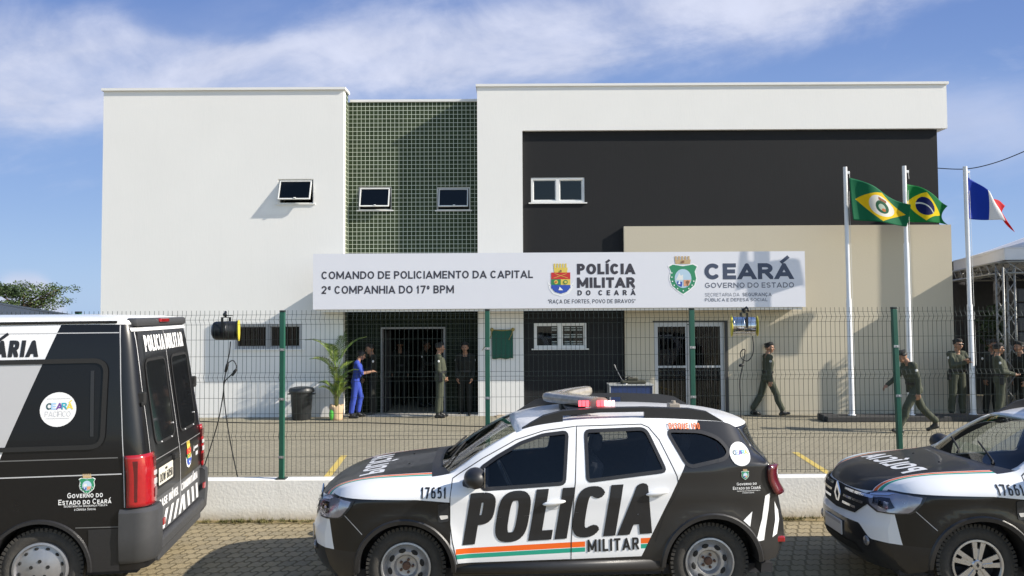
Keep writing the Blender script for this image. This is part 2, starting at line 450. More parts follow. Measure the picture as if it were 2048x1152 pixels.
# sandy strip that has gathered along the wall foot
M = Mat('sand'); (x, y, z), v = M.coords()
n = M.noise(v, 9, 6, .7)
M.base(M.mix(n.step(.3, .7), (.13, .105, .04), (.30, .225, .12))); M.rough(.95); M.bump(n, .6, .03)
mb = MB(); rows = []
for i in range(241):
    X = -12 + 24 * i / 240
    w = .075 + .06 * (sin(X * 2.1) + sin(X * 5.3 + 1)) * .5 + random.uniform(-.02, .04)
    rows.append([(X, 9.44, .020), (X, 9.44 - w * .5, .012), (X, 9.44 - w, .004)])
mb.grid(rows); mb.build('sand_strip', M.m, kind='structure', smooth=True)
ym = Mat('yellow_paint'); (x, y, z), v = ym.coords(); n = ym.noise(v, 30, 5, .7)
ym.base(ym.mix(n.step(.42, .62), (.62, .44, .07), (.40, .33, .16))); ym.rough(.8)
def line(name, p, q, w):
    p, q = Vector(p), Vector(q); d = (q - p).normalized(); nn = Vector((-d.y, d.x, 0)) * w / 2
    mb = MB(); mb.add([p - nn, q - nn, q + nn, p + nn], [(0, 1, 2, 3)])
    return mb.build(name, ym.m, kind='structure')
def onz(px, py, z):
    d = FW + RT * ((px - 1024) / FPX) - UP * ((py - PPY) / FPX)
    return Vector((0, 0, EYE)) + d * ((z - EYE) / d.z)
line('parking_line', onz(688, 911, .004), onz(640, 972, .004), .11)
line('parking_line', onz(1590, 904, .004), onz(1672, 956, .004), .11)

# ------------------------------------------------------------------ building materials
def render_mat(name, c, stain=.06, vert=True, rough=.85):
    M = Mat(name); (x, y, z), v = M.coords()
    a = M.noise(v, .5, 5, .6)
    g = M.noise(M.vec(x * 26.0, y * 26.0, z * (3.5 if vert else 26.0)), 1.0, 4, .65)
    drip = M.noise(M.vec(x * 5.0, y * 5.0, z * .35), 1.0, 5, .7)
    cc = M.mix(a, tuple(q * (1 - stain) for q in c), tuple(min(q * (1 + stain * .6), .9) for q in c))
    cc = M.mix(drip.step(.55, .8) * .10, cc, tuple(q * .72 for q in c))
    M.base(cc); M.rough(rough); M.b.inputs['Specular IOR Level'].default_value = .25
    M.bump(g, .16, .012)
    return M.m
white_r = render_mat('white_render', (.80, .785, .75))
white_p = render_mat('white_plaster', (.78, .77, .74), vert=False)
black_r = render_mat('charcoal_render', (.0185, .0188, .0200), .12, vert=True)
beige_r = render_mat('beige_render', (.53, .475, .365), .04, vert=False)
M = Mat('green_tile'); (x, y, z), v = M.coords()
b = M.n('ShaderNodeTexBrick'); b.offset = 0
for k, q in (('Scale', 1), ('Mortar Size', .0052), ('Mortar Smooth', .1), ('Brick Width', .105), ('Row Height', .105), ('Bias', 0)): b.inputs[k].default_value = q
b.inputs['Color1'].default_value = (.030, .044, .022, 1); b.inputs['Color2'].default_value = (.044, .060, .030, 1); b.inputs['Mortar'].default_value = (.58, .62, .52, 1)
M.link(M.vec(x + y, z, 0.0), b.inputs['Vector'])
M.base(b.outputs[0]); M.rough(S(M.nt, b.outputs[1]) * .4 + .45); M.b.inputs['Specular IOR Level'].default_value = .07
M.bump(S(M.nt, b.outputs[1]).inv() + M.noise(v, 6, 2) * .3, .15, .004)
tile_m = M.m
M = Mat('shaded_tile'); (x, y, z), v = M.coords()  # the green tile again, with the canopy shade put into its colour
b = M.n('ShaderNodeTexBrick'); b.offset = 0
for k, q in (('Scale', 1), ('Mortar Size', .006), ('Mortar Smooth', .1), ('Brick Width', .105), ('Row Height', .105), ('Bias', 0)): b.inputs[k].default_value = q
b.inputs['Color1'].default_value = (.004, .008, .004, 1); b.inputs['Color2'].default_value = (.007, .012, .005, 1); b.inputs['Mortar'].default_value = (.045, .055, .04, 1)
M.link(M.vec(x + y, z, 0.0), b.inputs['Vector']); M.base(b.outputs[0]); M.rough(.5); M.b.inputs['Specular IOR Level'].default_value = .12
shaded_tile = M.m
alu = plain('aluminium', (.40, .40, .40), .45, .4, vary=.05); alu_dk = plain('aluminium_dark', (.22, .225, .23), .5, .2, vary=.05); alu_d = plain('aluminium_anodised', (.46, .47, .48), .45, .2, vary=.05)
white_metal = plain('white_metal', (.72, .72, .70), .45, vary=.05)
win_glass = glass('window_glass', (.30, .33, .36), .8)
clear_glass = glass('clear_window_glass', (.85, .88, .88), .9)
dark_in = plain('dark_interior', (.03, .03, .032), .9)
rubber = plain('black_rubber', (.012, .012, .013), .6, vary=.2)
blk_plastic = plain('black_plastic', (.022, .022, .024), .5, vary=.2, scale=30)
steel_dark = plain('dark_iron', (.03, .03, .03), .6)

F = 18.75                       # the facade plane
FT, FB, FC = F + .5, F + .10, F - .03
def wx(px, Y=F, py=420): return at(px, py, Y).x
def wz(py, Y=F, px=1024): return at(px, py, Y).z
station = empty('police_station', 'two storey white police station with green tiled bay and charcoal upper wall', 'building', (0, F, 0))
def sb(name, m, boxes, parent=station, bev=0, smooth=False):
    mb = MB()
    for a, c in boxes: mb.box((a[0], a[1] - F, a[2]), (c[0], c[1] - F, c[2]), bev=bev)
    return mb.build(name, m, parent)
def wall(name, x0, x1, z0, z1, Y, m, holes=(), reveal=.14, thick=.2, parent=station):
    xs = sorted({x0, x1, *[h[0] for h in holes], *[h[1] for h in holes]}); zs = sorted({z0, z1, *[h[2] for h in holes], *[h[3] for h in holes]})
    mb = MB(); y = Y - F
    inside = lambda a, c: any(h[0] < a < h[1] and h[2] < c < h[3] for h in holes)
    for i in range(len(xs) - 1):
        for j in range(len(zs) - 1):
            if not inside((xs[i] + xs[i + 1]) / 2, (zs[j] + zs[j + 1]) / 2):
                for q, fl in ((y, 0), (y + thick, 1)):
                    vs = [(xs[i], q, zs[j]), (xs[i + 1], q, zs[j]), (xs[i + 1], q, zs[j + 1]), (xs[i], q, zs[j + 1])]
                    mb.add(vs, [(0, 1, 2, 3) if not fl else (3, 2, 1, 0)])
    for h in list(holes) + [(x0, x1, z0, z1)]:
        a, b_, c, d = h
        vs = [(a, y, c), (b_, y, c), (b_, y, d), (a, y, d), (a, y + thick, c), (b_, y + thick, c), (b_, y + thick, d), (a, y + thick, d)]
        mb.add(vs, [(0, 1, 5, 4), (1, 2, 6, 5), (2, 3, 7, 6), (3, 0, 4, 7)])
    return mb.build(name, m, parent)
def hole(p, Y=F): 
    cx, cy = (p[0] + p[2]) / 2, (p[1] + p[3]) / 2
    return (at(p[0], cy, Y).x, at(p[2], cy, Y).x, at(cx, p[3], Y).z, at(cx, p[1], Y).z)

xL, x1, x2, x3, x4 = wx(204), wx(687), wx(955), wx(1045.5), wx(1894, F, 220)
zTop = wz(181, F, 450); zTile = wz(204, FT, 820); zTopR = wz(171, F, 1430); zBeam = wz(259, F, 1430)
hA, hB, hC = hole((556, 358, 627, 407)), hole((717, 373, 783, 420), FT), hole((874, 374, 940, 420), FT)
hD, hE, hF_ = hole((1062, 355, 1169, 405), FB), hole((469, 648, 603, 698)), hole((1068, 646, 1173, 697), FB)
hDoor, hG = hole((762, 655, 890, 834), FT), hole((1309, 644, 1450, 826), FC)
hDoor = (*hDoor[:2], 0.0, hDoor[3]); hG = (*hG[:2], 0.0, hG[3])
D2 = F + 9
xP = wx(675, F, 740)
# left block: front, sides, roof
wall('wall', xL, x1, 0, zTop, F, white_r, [hA, hE])
sb('wall', white_r, [((xL, F + .2, 0), (xL + .2, D2, zTop))])
sb('wall', tile_m, [((x1 - .2, F + .2, 0), (x1, FT, zTop))])
sb('coping', white_p, [((xL - .04, F - .05, zTop), (x1 + .05, F + .3, zTop + .06)), ((x1 - .15, F + .3, zTop), (x1 + .05, FT - .03, zTop + .06)), ((xL - .04, F + .3, zTop), (xL + .24, D2, zTop + .06))])
sb('wall', tile_m, [((x1 - .003, F + .001, 0), (x1 + .0, F + .002, .001))]) if False else None
# tiled bay
wall('tiled_wall', x1, x2, 2.75, zTile, FT, tile_m, [hB, hC])
wall('entrance_wall', x1, x2, 0, 2.75, FT, shaded_tile, [hDoor])
sb('coping', white_p, [((x1 + .05, FT - .03, zTile), (x2, FT + .25, zTile + .06))])
# right block
xBR = wx(1876, FB, 350); zBg = wz(451, FC, 1560); xB0, xB1 = wx(1249, FC, 560), wx(1905, FC, 560)
wall('wall', x2, x3, 0, zBeam, F, white_r)
wall('wall', x2, x4, zBeam, zTopR, F, white_r)
sb('wall', white_r, [((x2, F + .2, 0), (x2 + .2, D2, zTopR))])
sb('wall', white_r, [((x4 - .2, F + .2, zBeam), (x4, D2, zTopR))])
sb('wall', black_r, [((xBR - .2, FB + .2, 0), (xBR, D2, zBeam))])
sb('soffit', white_p, [((xBR, F + .2, zBeam), (x4 - .2, D2, zBeam + .1))])
wall('charcoal_wall', x3, xBR, 0, zBeam, FB, black_r, [hD, hF_, (hG[0] - .3, hG[1] + .3, 0.0, hG[3] + .3)])
sb('coping', white_p, [((x2 - .03, F - .04, zTopR), (x4 + .04, F + .3, zTopR + .06)), ((x2 - .03, F + .3, zTopR), (x2 + .25, D2, zTopR + .06)), ((x4 - .25, F + .3, zTopR), (x4 + .04, D2, zTopR + .06))])
wall('beige_wall', xB0, xB1, 0, zBg, FC, beige_r, [hG], thick=.12)
sb('beige_wall', beige_r, [((xB1 - .2, FC + .12, 0), (xB1, F + 3.2, zBg))])
sb('roof', white_p, [((xL + .2, F + .2, zTop - .5), (x1 - .2, D2, zTop - .4)), ((x2 + .2, F + .2, zTopR - .5), (x4 - .2, D2, zTopR - .4)), ((x1, FT + .2, zTile - .4), (x2, D2, zTile - .3))])
sb('wall', white_p, [((xL, D2, 0), (x4, D2 + .2, zTop - .3))])
# entrance hall
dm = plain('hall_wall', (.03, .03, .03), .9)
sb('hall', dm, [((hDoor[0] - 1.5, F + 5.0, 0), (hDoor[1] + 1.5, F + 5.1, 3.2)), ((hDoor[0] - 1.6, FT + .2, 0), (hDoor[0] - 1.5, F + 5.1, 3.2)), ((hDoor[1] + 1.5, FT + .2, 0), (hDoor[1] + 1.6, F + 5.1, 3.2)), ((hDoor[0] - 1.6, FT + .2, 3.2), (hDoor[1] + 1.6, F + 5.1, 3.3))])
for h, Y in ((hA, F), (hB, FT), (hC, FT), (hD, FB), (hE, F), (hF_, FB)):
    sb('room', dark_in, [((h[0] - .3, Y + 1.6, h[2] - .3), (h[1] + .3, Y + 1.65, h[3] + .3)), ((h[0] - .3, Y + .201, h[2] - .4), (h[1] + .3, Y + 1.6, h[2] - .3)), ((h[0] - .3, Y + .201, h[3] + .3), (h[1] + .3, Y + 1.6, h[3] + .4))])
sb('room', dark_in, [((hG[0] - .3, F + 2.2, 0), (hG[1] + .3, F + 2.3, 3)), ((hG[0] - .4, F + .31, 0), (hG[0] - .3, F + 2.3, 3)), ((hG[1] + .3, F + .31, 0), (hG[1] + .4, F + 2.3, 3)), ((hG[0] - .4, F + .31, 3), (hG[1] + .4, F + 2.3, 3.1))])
# canopy slab behind the signboard
YS = F - .70
cz0, cz1 = 2.50, 3.16
xC0, xC1 = wx(629, YS, 560), wx(1606, YS, 560)
sb('canopy', white_p, [((xC0 + .02, YS + .06, cz0 + .02), (xC1 - .02, F, cz1))])
sb('canopy', white_p, [((x1 + .0, F, cz0 + .02), (x2, FT, cz1))])

def frame_boxes(h, y, w, d):
    a, b_, c, e = h
    return [((a, y, c), (b_, y + d, c + w)), ((a, y, e - w), (b_, y + d, e)), ((a, y, c + w), (a + w, y + d, e - w)), ((b_ - w, y, c + w), (b_, y + d, e - w))]
def hopper(h, Y, tilt=21):
    fr = sb('window_frame', white_metal, frame_boxes(h, Y + .03, .024, .06))
    a, b_, c, e = h
    o = sb('sill', white_p, [((a - .05, Y - .03, c - .03), (b_ + .05, Y + .1, c - .002))])
    # sash, hinged at its top edge and pushed out at the foot
    w, hh = b_ - a - .09, e - c - .09
    M = Matrix.Translation((a + .045, Y - F + .02, e - .045)) @ Matrix.Rotation(-R(tilt), 4, 'X')
    mb = MB()
    for p, q in (((0, -.018, -.022), (w, .018, 0)), ((0, -.018, -hh), (w, .018, -hh + .026)), ((0, -.018, -hh + .026), (.024, .018, -.022)), ((w - .024, -.018, -hh + .026), (w, .018, -.022))): mb.box(p, q, M=M)
    s_ = mb.build('sash', white_metal, station)
    mb = MB(); mb.box((.03, -.004, -hh + .03), (w - .03, .004, -.03), M=M); mb.build('pane', win_glass, s_)
    mb = MB(); mb.box((w * .5, -.05, -hh + .01), (w * .5 + .05, -.02, -hh + .03), M=M); mb.build('latch', white_metal, s_)
hopper(hA, F); hopper(hB, FT, 18); hopper(hC, FT, 18)
def slider(h, Y, bars=False, blinds=False):
    fm = alu if bars else white_metal
    gl = clear_glass if blinds else win_glass
    a, b_, c, e = h; m_ = (a + b_) / 2
    fr = sb('window_frame', fm, frame_boxes(h, Y + .012, .048, .08) + [((m_ - .04, Y + .013, c + .048), (m_ + .04, Y + .1, e - .048))])
    sb('sill', white_p, [((a - .06, Y - .04, c - .03), (b_ + .06, Y + .12, c - .002))])
    for k, (p, q) in enumerate(((a + .048, m_ - .04), (m_ + .04, b_ - .048))):
        s_ = sb('sash', fm, frame_boxes((p, q, c + .048, e - .048), Y + .04 + .02 * k, .025, .025))
        sb('pane', gl, [((p + .025, Y + .05 + .02 * k, c + .06), (q - .025, Y + .055 + .02 * k, e - .06))], s_)
    if bars:
        mb = MB(); n = 14
        for i in range(1, n):
            X = a + (b_ - a) * i / n; mb.tube([(X, Y - F + .008, c), (X, Y - F + .008, e)], .006, 6)
        mb.build('security_bars', steel_dark, station)
    if blinds:
        mb = MB(); q0, q1 = m_ - .20, b_ - .06
        for i in range(8):
            Z = c + .09 + (e - c - .22) * i / 7
            if i % 3 == 2: continue
            for j in range(5): mb.box((q0 + (q1 - q0) * j / 5, Y - F + .115, Z), (q0 + (q1 - q0) * (j + .8) / 5, Y - F + .12, Z + .026))
        mb.build('blind', plain('blind_slat', (.75, .75, .72), .6), station)
slider(hD, FB); slider(hE, F, bars=True); slider(hF_, FB, blinds=True)
# glazed double door in the beige wall
a, b_, c, e = hG; m_ = (a + b_) / 2
fr = sb('door_frame', alu_d, frame_boxes((a, b_, -.05, e), FC + .03, .05, .09)[1:] )
for p, q in ((a + .05, m_ - .04), (m_ + .04, b_ - .05)):
    d_ = sb('glass_door', alu_d, [((p, FC + .04, .02), (p + .045, FC + .09, e - .05)), ((q - .045, FC + .04, .02), (q, FC + .09, e - .05)), ((p + .045, FC + .04, e - .11), (q - .045, FC + .09, e - .05)), ((p + .045, FC + .04, .02), (q - .045, FC + .09, .12)), ((p + .045, FC + .035, 1.13), (q - .045, FC + .095, 1.18))])
    sb('pane', win_glass, [((p + .045, FC + .06, 1.18), (q - .045, FC + .068, e - .11))], d_)
    sb('pane', win_glass, [((p + .045, FC + .06, .12), (q - .045, FC + .068, 1.13))], d_)
    mb = MB()
    for i in range(1, 6):
        X = p + .06 + (q - p - .12) * i / 6; mb.tube([(X, FC - F + .03, .10), (X, FC - F + .03, e - .10)], .006, 5)
    mb.build('security_bars', steel_dark, d_)
sb('door_post', alu, [((m_ - .037, FC + .02, 0), (m_ + .037, FC + .11, e - .07))])
sb('door_trim', steel_dark, [((b_ - .0, FC - .02, 0), (b_ + .07, FC - .002, e + .03)), ((a - .03, FC - .02, e), (b_, FC - .002, e + .03))])
# entrance frame
a, b_, c, e = hDoor
sb('door_frame', alu_dk, frame_boxes((a - .01, b_ + .01, -.05, e + .01), FT - .02, .045, .22)[1:])
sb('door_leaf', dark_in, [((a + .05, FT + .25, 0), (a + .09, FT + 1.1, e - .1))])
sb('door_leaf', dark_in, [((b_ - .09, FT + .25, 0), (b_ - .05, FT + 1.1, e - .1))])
sb('door_step', plain('step_stone', (.40, .38, .34), .8), [((x1, F - .0, 0), (x2, FT, .03))])

# ------------------------------------------------------------------ signboard on the canopy front
sgx0, sgx1 = at(626, 560, YS).x, at(1610.5, 560, YS).x
sgz0, sgz1 = at(1118, 616.5, YS).z, at(1118, 505, YS).z
banner_m = plain('banner_vinyl', (.72, .72, .765), .45, vary=.02, scale=2)
sign = empty('station_sign', 'long white signboard over the entrance with black lettering and two crests', 'sign', ((sgx0 + sgx1) / 2, YS, sgz0))
mb = MB(); mb.box((sgx0, YS, sgz0), (sgx1, YS + .05, sgz1), M=Matrix.Translation(-sign.location)); mb.build('board', banner_m, sign)
ink = plain('sign_ink', (.045, .042, .055), .5, vary=0); navy = plain('sign_navy', (.052, .068, .115), .5, vary=0); grey_ink = plain('sign_grey', (.13, .14, .18), .5, vary=0)
def sgn(txt, px0, px1, pbase, ptop, m, **k):
    p = at(px0, pbase, YS); q = at(px1, pbase, YS); t = at(px0, ptop, YS)
    V, F_, L = text2d(txt, t.z - p.z, total=q.x - p.x, **k)
    roll = Matrix.Identity(4)
    M = Matrix.Translation(Vector((p.x, YS - .003, p.z)) - sign.location) @ Matrix.Rotation(pi / 2, 4, 'X')
    flat(V, F_, 'lettering', m, M, sign)
sgn('COMANDO DE POLICIAMENTO DA CAPITAL', 643, 1066, 558.5, 543, ink, width=.8, weight=.185, gap=.13)
sgn('2ª COMPANHIA DO 17º BPM', 643, 908, 588, 572, ink, width=.8, weight=.185, gap=.13)
sgn('POLÍCIA', 1154, 1270, 549, 527.5, ink, width=.72, weight=.25, gap=.1)
sgn('MILITAR', 1154, 1270, 576, 555, ink, width=.78, weight=.25, gap=.1)
sgn('DO CEARÁ', 1155, 1271, 591, 580.5, ink, width=.7, weight=.22, gap=.62)
sgn('"RAÇA DE FORTES, POVO DE BRAVOS"', 1096, 1271, 607, 599, ink, width=.72, weight=.13, gap=.15)
sgn('CEARÁ', 1409, 1586, 559, 527, navy, width=.95, weight=.25, gap=.12)
sgn('GOVERNO DO ESTADO', 1410, 1588, 576, 565.5, grey_ink, width=.95, weight=.17, gap=.2)
sgn('SECRETARIA DA', 1410, 1479, 593, 586, grey_ink, width=.95, weight=.11, gap=.2)
sgn('SEGURANÇA', 1485, 1543, 592.5, 585.5, grey_ink, width=.95, weight=.18, gap=.2)
sgn('PÚBLICA E DEFESA SOCIAL', 1410, 1535, 603, 596.5, grey_ink, width=.95, weight=.16, gap=.2)
C_ = {k: plain('crest_' + k, c, .5, vary=0) for k, c in dict(yellow=(.72, .55, .10), red=(.55, .03, .03), green=(.03, .22, .08), green2=(.03, .25, .12), blue=(.03, .08, .42), tan=(.52, .37, .20), sky=(.45, .60, .72), pale=(.75, .75, .72), brown=(.25, .13, .06), gold=(.60, .45, .12), white=(.85, .85, .85), orange=(.70, .35, .2)).items()}
def layered(name, layers, M, parent, step=.0025):
    'a crest: flat coloured shapes, each a hair above the last'
    g = MB(); mats = []
    for i, (m, polys) in enumerate(layers):
        if m not in mats: mats.append(m)
        V, F_ = union2d(polys)
        g.add([(x, y, i * step) for x, y in V], F_, mats.index(m), M)
    return g.build(name, mats, parent)
def rect(a, b_, c, d): return [(a, b_), (c, b_), (c, d), (a, d)]
def tower(x0, x1, y0, y1):
    w = x1 - x0; h = y1 - y0
    return [[(x0, y0), (x1, y0), (x1 + w * .05, y0 + h * .55), (x0 - w * .05, y0 + h * .55)]] + [rect(x0 - w * .05 + w * 1.1 * i / 5 + .001, y0 + h * .5, x0 - w * .05 + w * 1.1 * (i + .62) / 5, y1) for i in range(5)]
def state_crest():
    big = [(x * 1.0, y) for x, y in SHIELD]
    return [(C_['white'], [[(x * 1.09, y * 1.08) for x, y in big]]), (C_['green2'], [big]), (C_['tan'], tower(-.26, .26, .52, .80)),
            (C_['sky'], [circle2d(0, 0, .30, .34)]), (C_['pale'], [[(-.26, -.05), (.0, -.05), (.0, .14), (-.08, .10), (-.14, .2), (-.2, .05)]]), (C_['orange'], [[(.02, -.28), (.2, -.25), (.28, -.05), (.02, -.05)]]),
            (C_['blue'], [[(-.2, -.22), (-.05, -.3), (-.03, -.12), (-.22, -.1)]]), (C_['white'], [circle2d(q[0], q[1], .025, n=8) for q in [(-.4, .2), (-.4, .05), (-.38, -.1), (-.32, -.24), (-.2, -.36), (0, -.44), (.2, -.36), (.32, -.24), (.38, -.1)]] + [[(-.19, -.2), (-.12, -.06), (-.1, -.2)]]),
            (C_['brown'], [circle2d(.16, -.13, .06), rect(.145, -.27, .175, -.13), rect(-.05, .56, .05, .64)])]
def police_crest():
    return [(C_['white'], [[(-.36, -.1), (.36, -.1), (.46, .02), (.40, -.25), (.28, -.42), (0, -.52), (-.28, -.42), (-.40, -.25), (-.46, .02)]]),
            (C_['yellow'], tower(-.22, .22, .30, .62) + [rect(0, -.12, .33, .08)]), (C_['red'], [rect(-.33, .08, .33, .31)]), (C_['green'], [rect(-.33, -.12, 0, .08)]),
            (C_['blue'], [[(-.33, -.12), (-.33, -.22), (-.2, -.36), (0, -.42), (.2, -.36), (.33, -.22), (.33, -.12)]]),
            (C_['yellow'], [circle2d(-.165, -.02, .07), [(-.26, .12), (-.22, .12), (.22, .27), (.18, .27)], [(.26, .12), (.22, .12), (-.22, .27), (-.18, .27)]]), (C_['green'], [circle2d(.165, -.02, .075)]), (C_['yellow'], [circle2d(.165, -.02, .045)]),
            (C_['white'], [[(-.08, -.3), (.08, -.3), (-.04, -.18)]]), (C_['brown'], [rect(-.03, .32, .03, .40)]), (C_['red'], [circle2d(-.165, -.02, .03)]),
            (ink, [[(x * 1.0, y) for x, y in [(-.40 + .8 * i / 12, -.42 + .6 * (abs(i - 6) / 6) ** 2 * .5), (-.385 + .8 * i / 12, -.42 + .6 * (abs(i - 6) / 6) ** 2 * .5), (-.39 + .8 * i / 12, -.46 + .6 * (abs(i - 6) / 6) ** 2 * .5)]] for i in range(13)])]
def sgn_crest(layers, px, py, hpx):
    p = at(px, py, YS); sc = hpx * YS / FPX
    layered('crest', layers, Matrix.Translation(Vector((p.x, YS - .003, p.z)) - sign.location) @ Matrix.Rotation(pi / 2, 4, 'X') @ Matrix.Scale(sc, 4), sign, .0012 / sc)
sgn_crest(police_crest(), 1121.5, 563, 58); sgn_crest(state_crest(), 1366, 557, 56)

# ================================================================== vehicles
def pchip(xs, ys):
    xs = np.array(xs, float); ys = np.array(ys, float); h = np.diff(xs); d = np.diff(ys) / h
    m = np.zeros_like(xs); m[0], m[-1] = d[0], d[-1]
    for i in range(1, len(xs) - 1):
        if d[i - 1] * d[i] > 0: w1, w2 = 2 * h[i] + h[i - 1], h[i] + 2 * h[i - 1]; m[i] = (w1 + w2) / (w1 / d[i - 1] + w2 / d[i])
    def f(x):
        x = min(max(x, xs[0]), xs[-1]); i = min(max(int(np.searchsorted(xs, x)) - 1, 0), len(h) - 1)
        t = (x - xs[i]) / h[i]
        return float(ys[i] * (1 + 2 * t) * (1 - t) ** 2 + m[i] * h[i] * t * (1 - t) ** 2 + ys[i + 1] * t * t * (3 - 2 * t) + m[i + 1] * h[i] * t * t * (t - 1))
    return f
def sstep(a, b, x): t = min(max((x - a) / (b - a), 0), 1); return t * t * (3 - 2 * t)
def inside(p, poly):
    x, y = p; c = False; j = len(poly) - 1
    for i in range(len(poly)):
        (xi, yi), (xj, yj) = poly[i], poly[j]
        if (yi > y) != (yj > y) and x < (xj - xi) * (y - yi) / (yj - yi) + xi: c = not c
        j = i
    return c
def chaikin(poly, n=2, closed=True):
    for _ in range(n):
        out = []
        for i in range(len(poly) if closed else len(poly) - 1):
            p, q = poly[i], poly[(i + 1) % len(poly)]
            out += [(p[0] * .75 + q[0] * .25, p[1] * .75 + q[1] * .25), (p[0] * .25 + q[0] * .75, p[1] * .25 + q[1] * .75)]
        poly = out if closed else [poly[0]] + out[1:-1] + [poly[-1]]
    return poly
def dense(poly, step, closed=True):
    out = []
    for i in range(len(poly) if closed else len(poly) - 1):
        p, q = poly[i], poly[(i + 1) % len(poly)]; n = max(1, int(hypot(q[0] - p[0], q[1] - p[1]) / step + .5))
        out += [(p[0] + (q[0] - p[0]) * k / n, p[1] + (q[1] - p[1]) * k / n) for k in range(n)]
    return out if closed else out + [poly[-1]]
def rounded(poly, r, n=4):
    out = []
    for i in range(len(poly)):
        p, a, b = Vector(poly[i]), Vector(poly[i - 1]), Vector(poly[(i + 1) % len(poly)])
        ra, rb = min(r, (a - p).length * .45), min(r, (b - p).length * .45)
        s, e = p + (a - p).normalized() * ra, p + (b - p).normalized() * rb
        for k in range(n + 1):
            t = k / n; q = s * (1 - t) ** 2 + p * 2 * t * (1 - t) + e * t * t; out.append((q.x, q.y))
    return out
def car_paint(name, fn, coat=1.0, rough=.32):
    'lacquered bodywork; fn(M, x, y, z) -> colour socket of the livery in body coordinates'
    if name in MATS: return MATS[name]
    M = Mat(name); (x, y, z), v = M.coords()
    c = fn(M, x, y, z)
    dirt = M.noise(v, 2.5, 5, .65)
    dust = (z.m('MULTIPLY', -1.0) + .62).step(0, .55) * .035 * dirt.step(.3, .7)
    M.base(M.mix(dust, c, (.30, .26, .20))); M.rough((dirt - .5) * .14 + rough)
    M.b.inputs['Coat Weight'].default_value = coat * .55; M.b.inputs['Coat Roughness'].default_value = .05; M.b.inputs['Specular IOR Level'].default_value = .25
    MATS[name] = M.m; return M.m
WHITE, BLACK, ORANGE, GREEN = (.78, .78, .79), (.008, .008, .009), (.80, .13, .015), (.02, .32, .22)
def lay(M, c, *pairs):
    for mask, colr in pairs: c = M.mix(mask, c, colr)
    return c
dark_trim = plain('dark_trim', (.018, .018, .02), .45, vary=.2, scale=40)
liner = plain('cabin_liner', (.022, .022, .026), .85)
chrome = plain('chrome', (.72, .72, .74), .16, 1.0, vary=0)
steel_rim = plain('painted_rim', (.42, .42, .43), .42, .6, vary=.25, scale=25)
alloy_m = plain('alloy', (.55, .55, .57), .3, .85, vary=.1)
rust = plain('rust', (.11, .06, .04), .85, vary=.4, scale=60)
car_glass = glass('car_glass', (.66, .70, .74), .85)
screen_glass = glass('windscreen_glass', (.78, .84, .82), .85)
lens_glass = glass('lens_glass', (.9, .9, .92), .6)
gap_m = plain('panel_gap', (.01, .01, .01), .8, vary=0)
tr = Mat('tyre_rubber'); (x, y, z), v = tr.coords()
n = tr.noise(v, 25, 4); tr.base(tr.mix(n, (.022, .021, .02), (.06, .055, .048))); tr.rough(.85); tr.bump(tr.noise(v, 80, 2), .3, .01); tyre_m = tr.m
tail_red = plain('tail_lens_red', (.30, .008, .012), .12, coat=1, vary=.25, scale=30)
tail_dark = plain('tail_lens_dark', (.10, .008, .012), .12, coat=1, vary=.25, scale=30)
tail_white = plain('tail_lens_white', (.6, .58, .58), .15, coat=1, vary=.1)

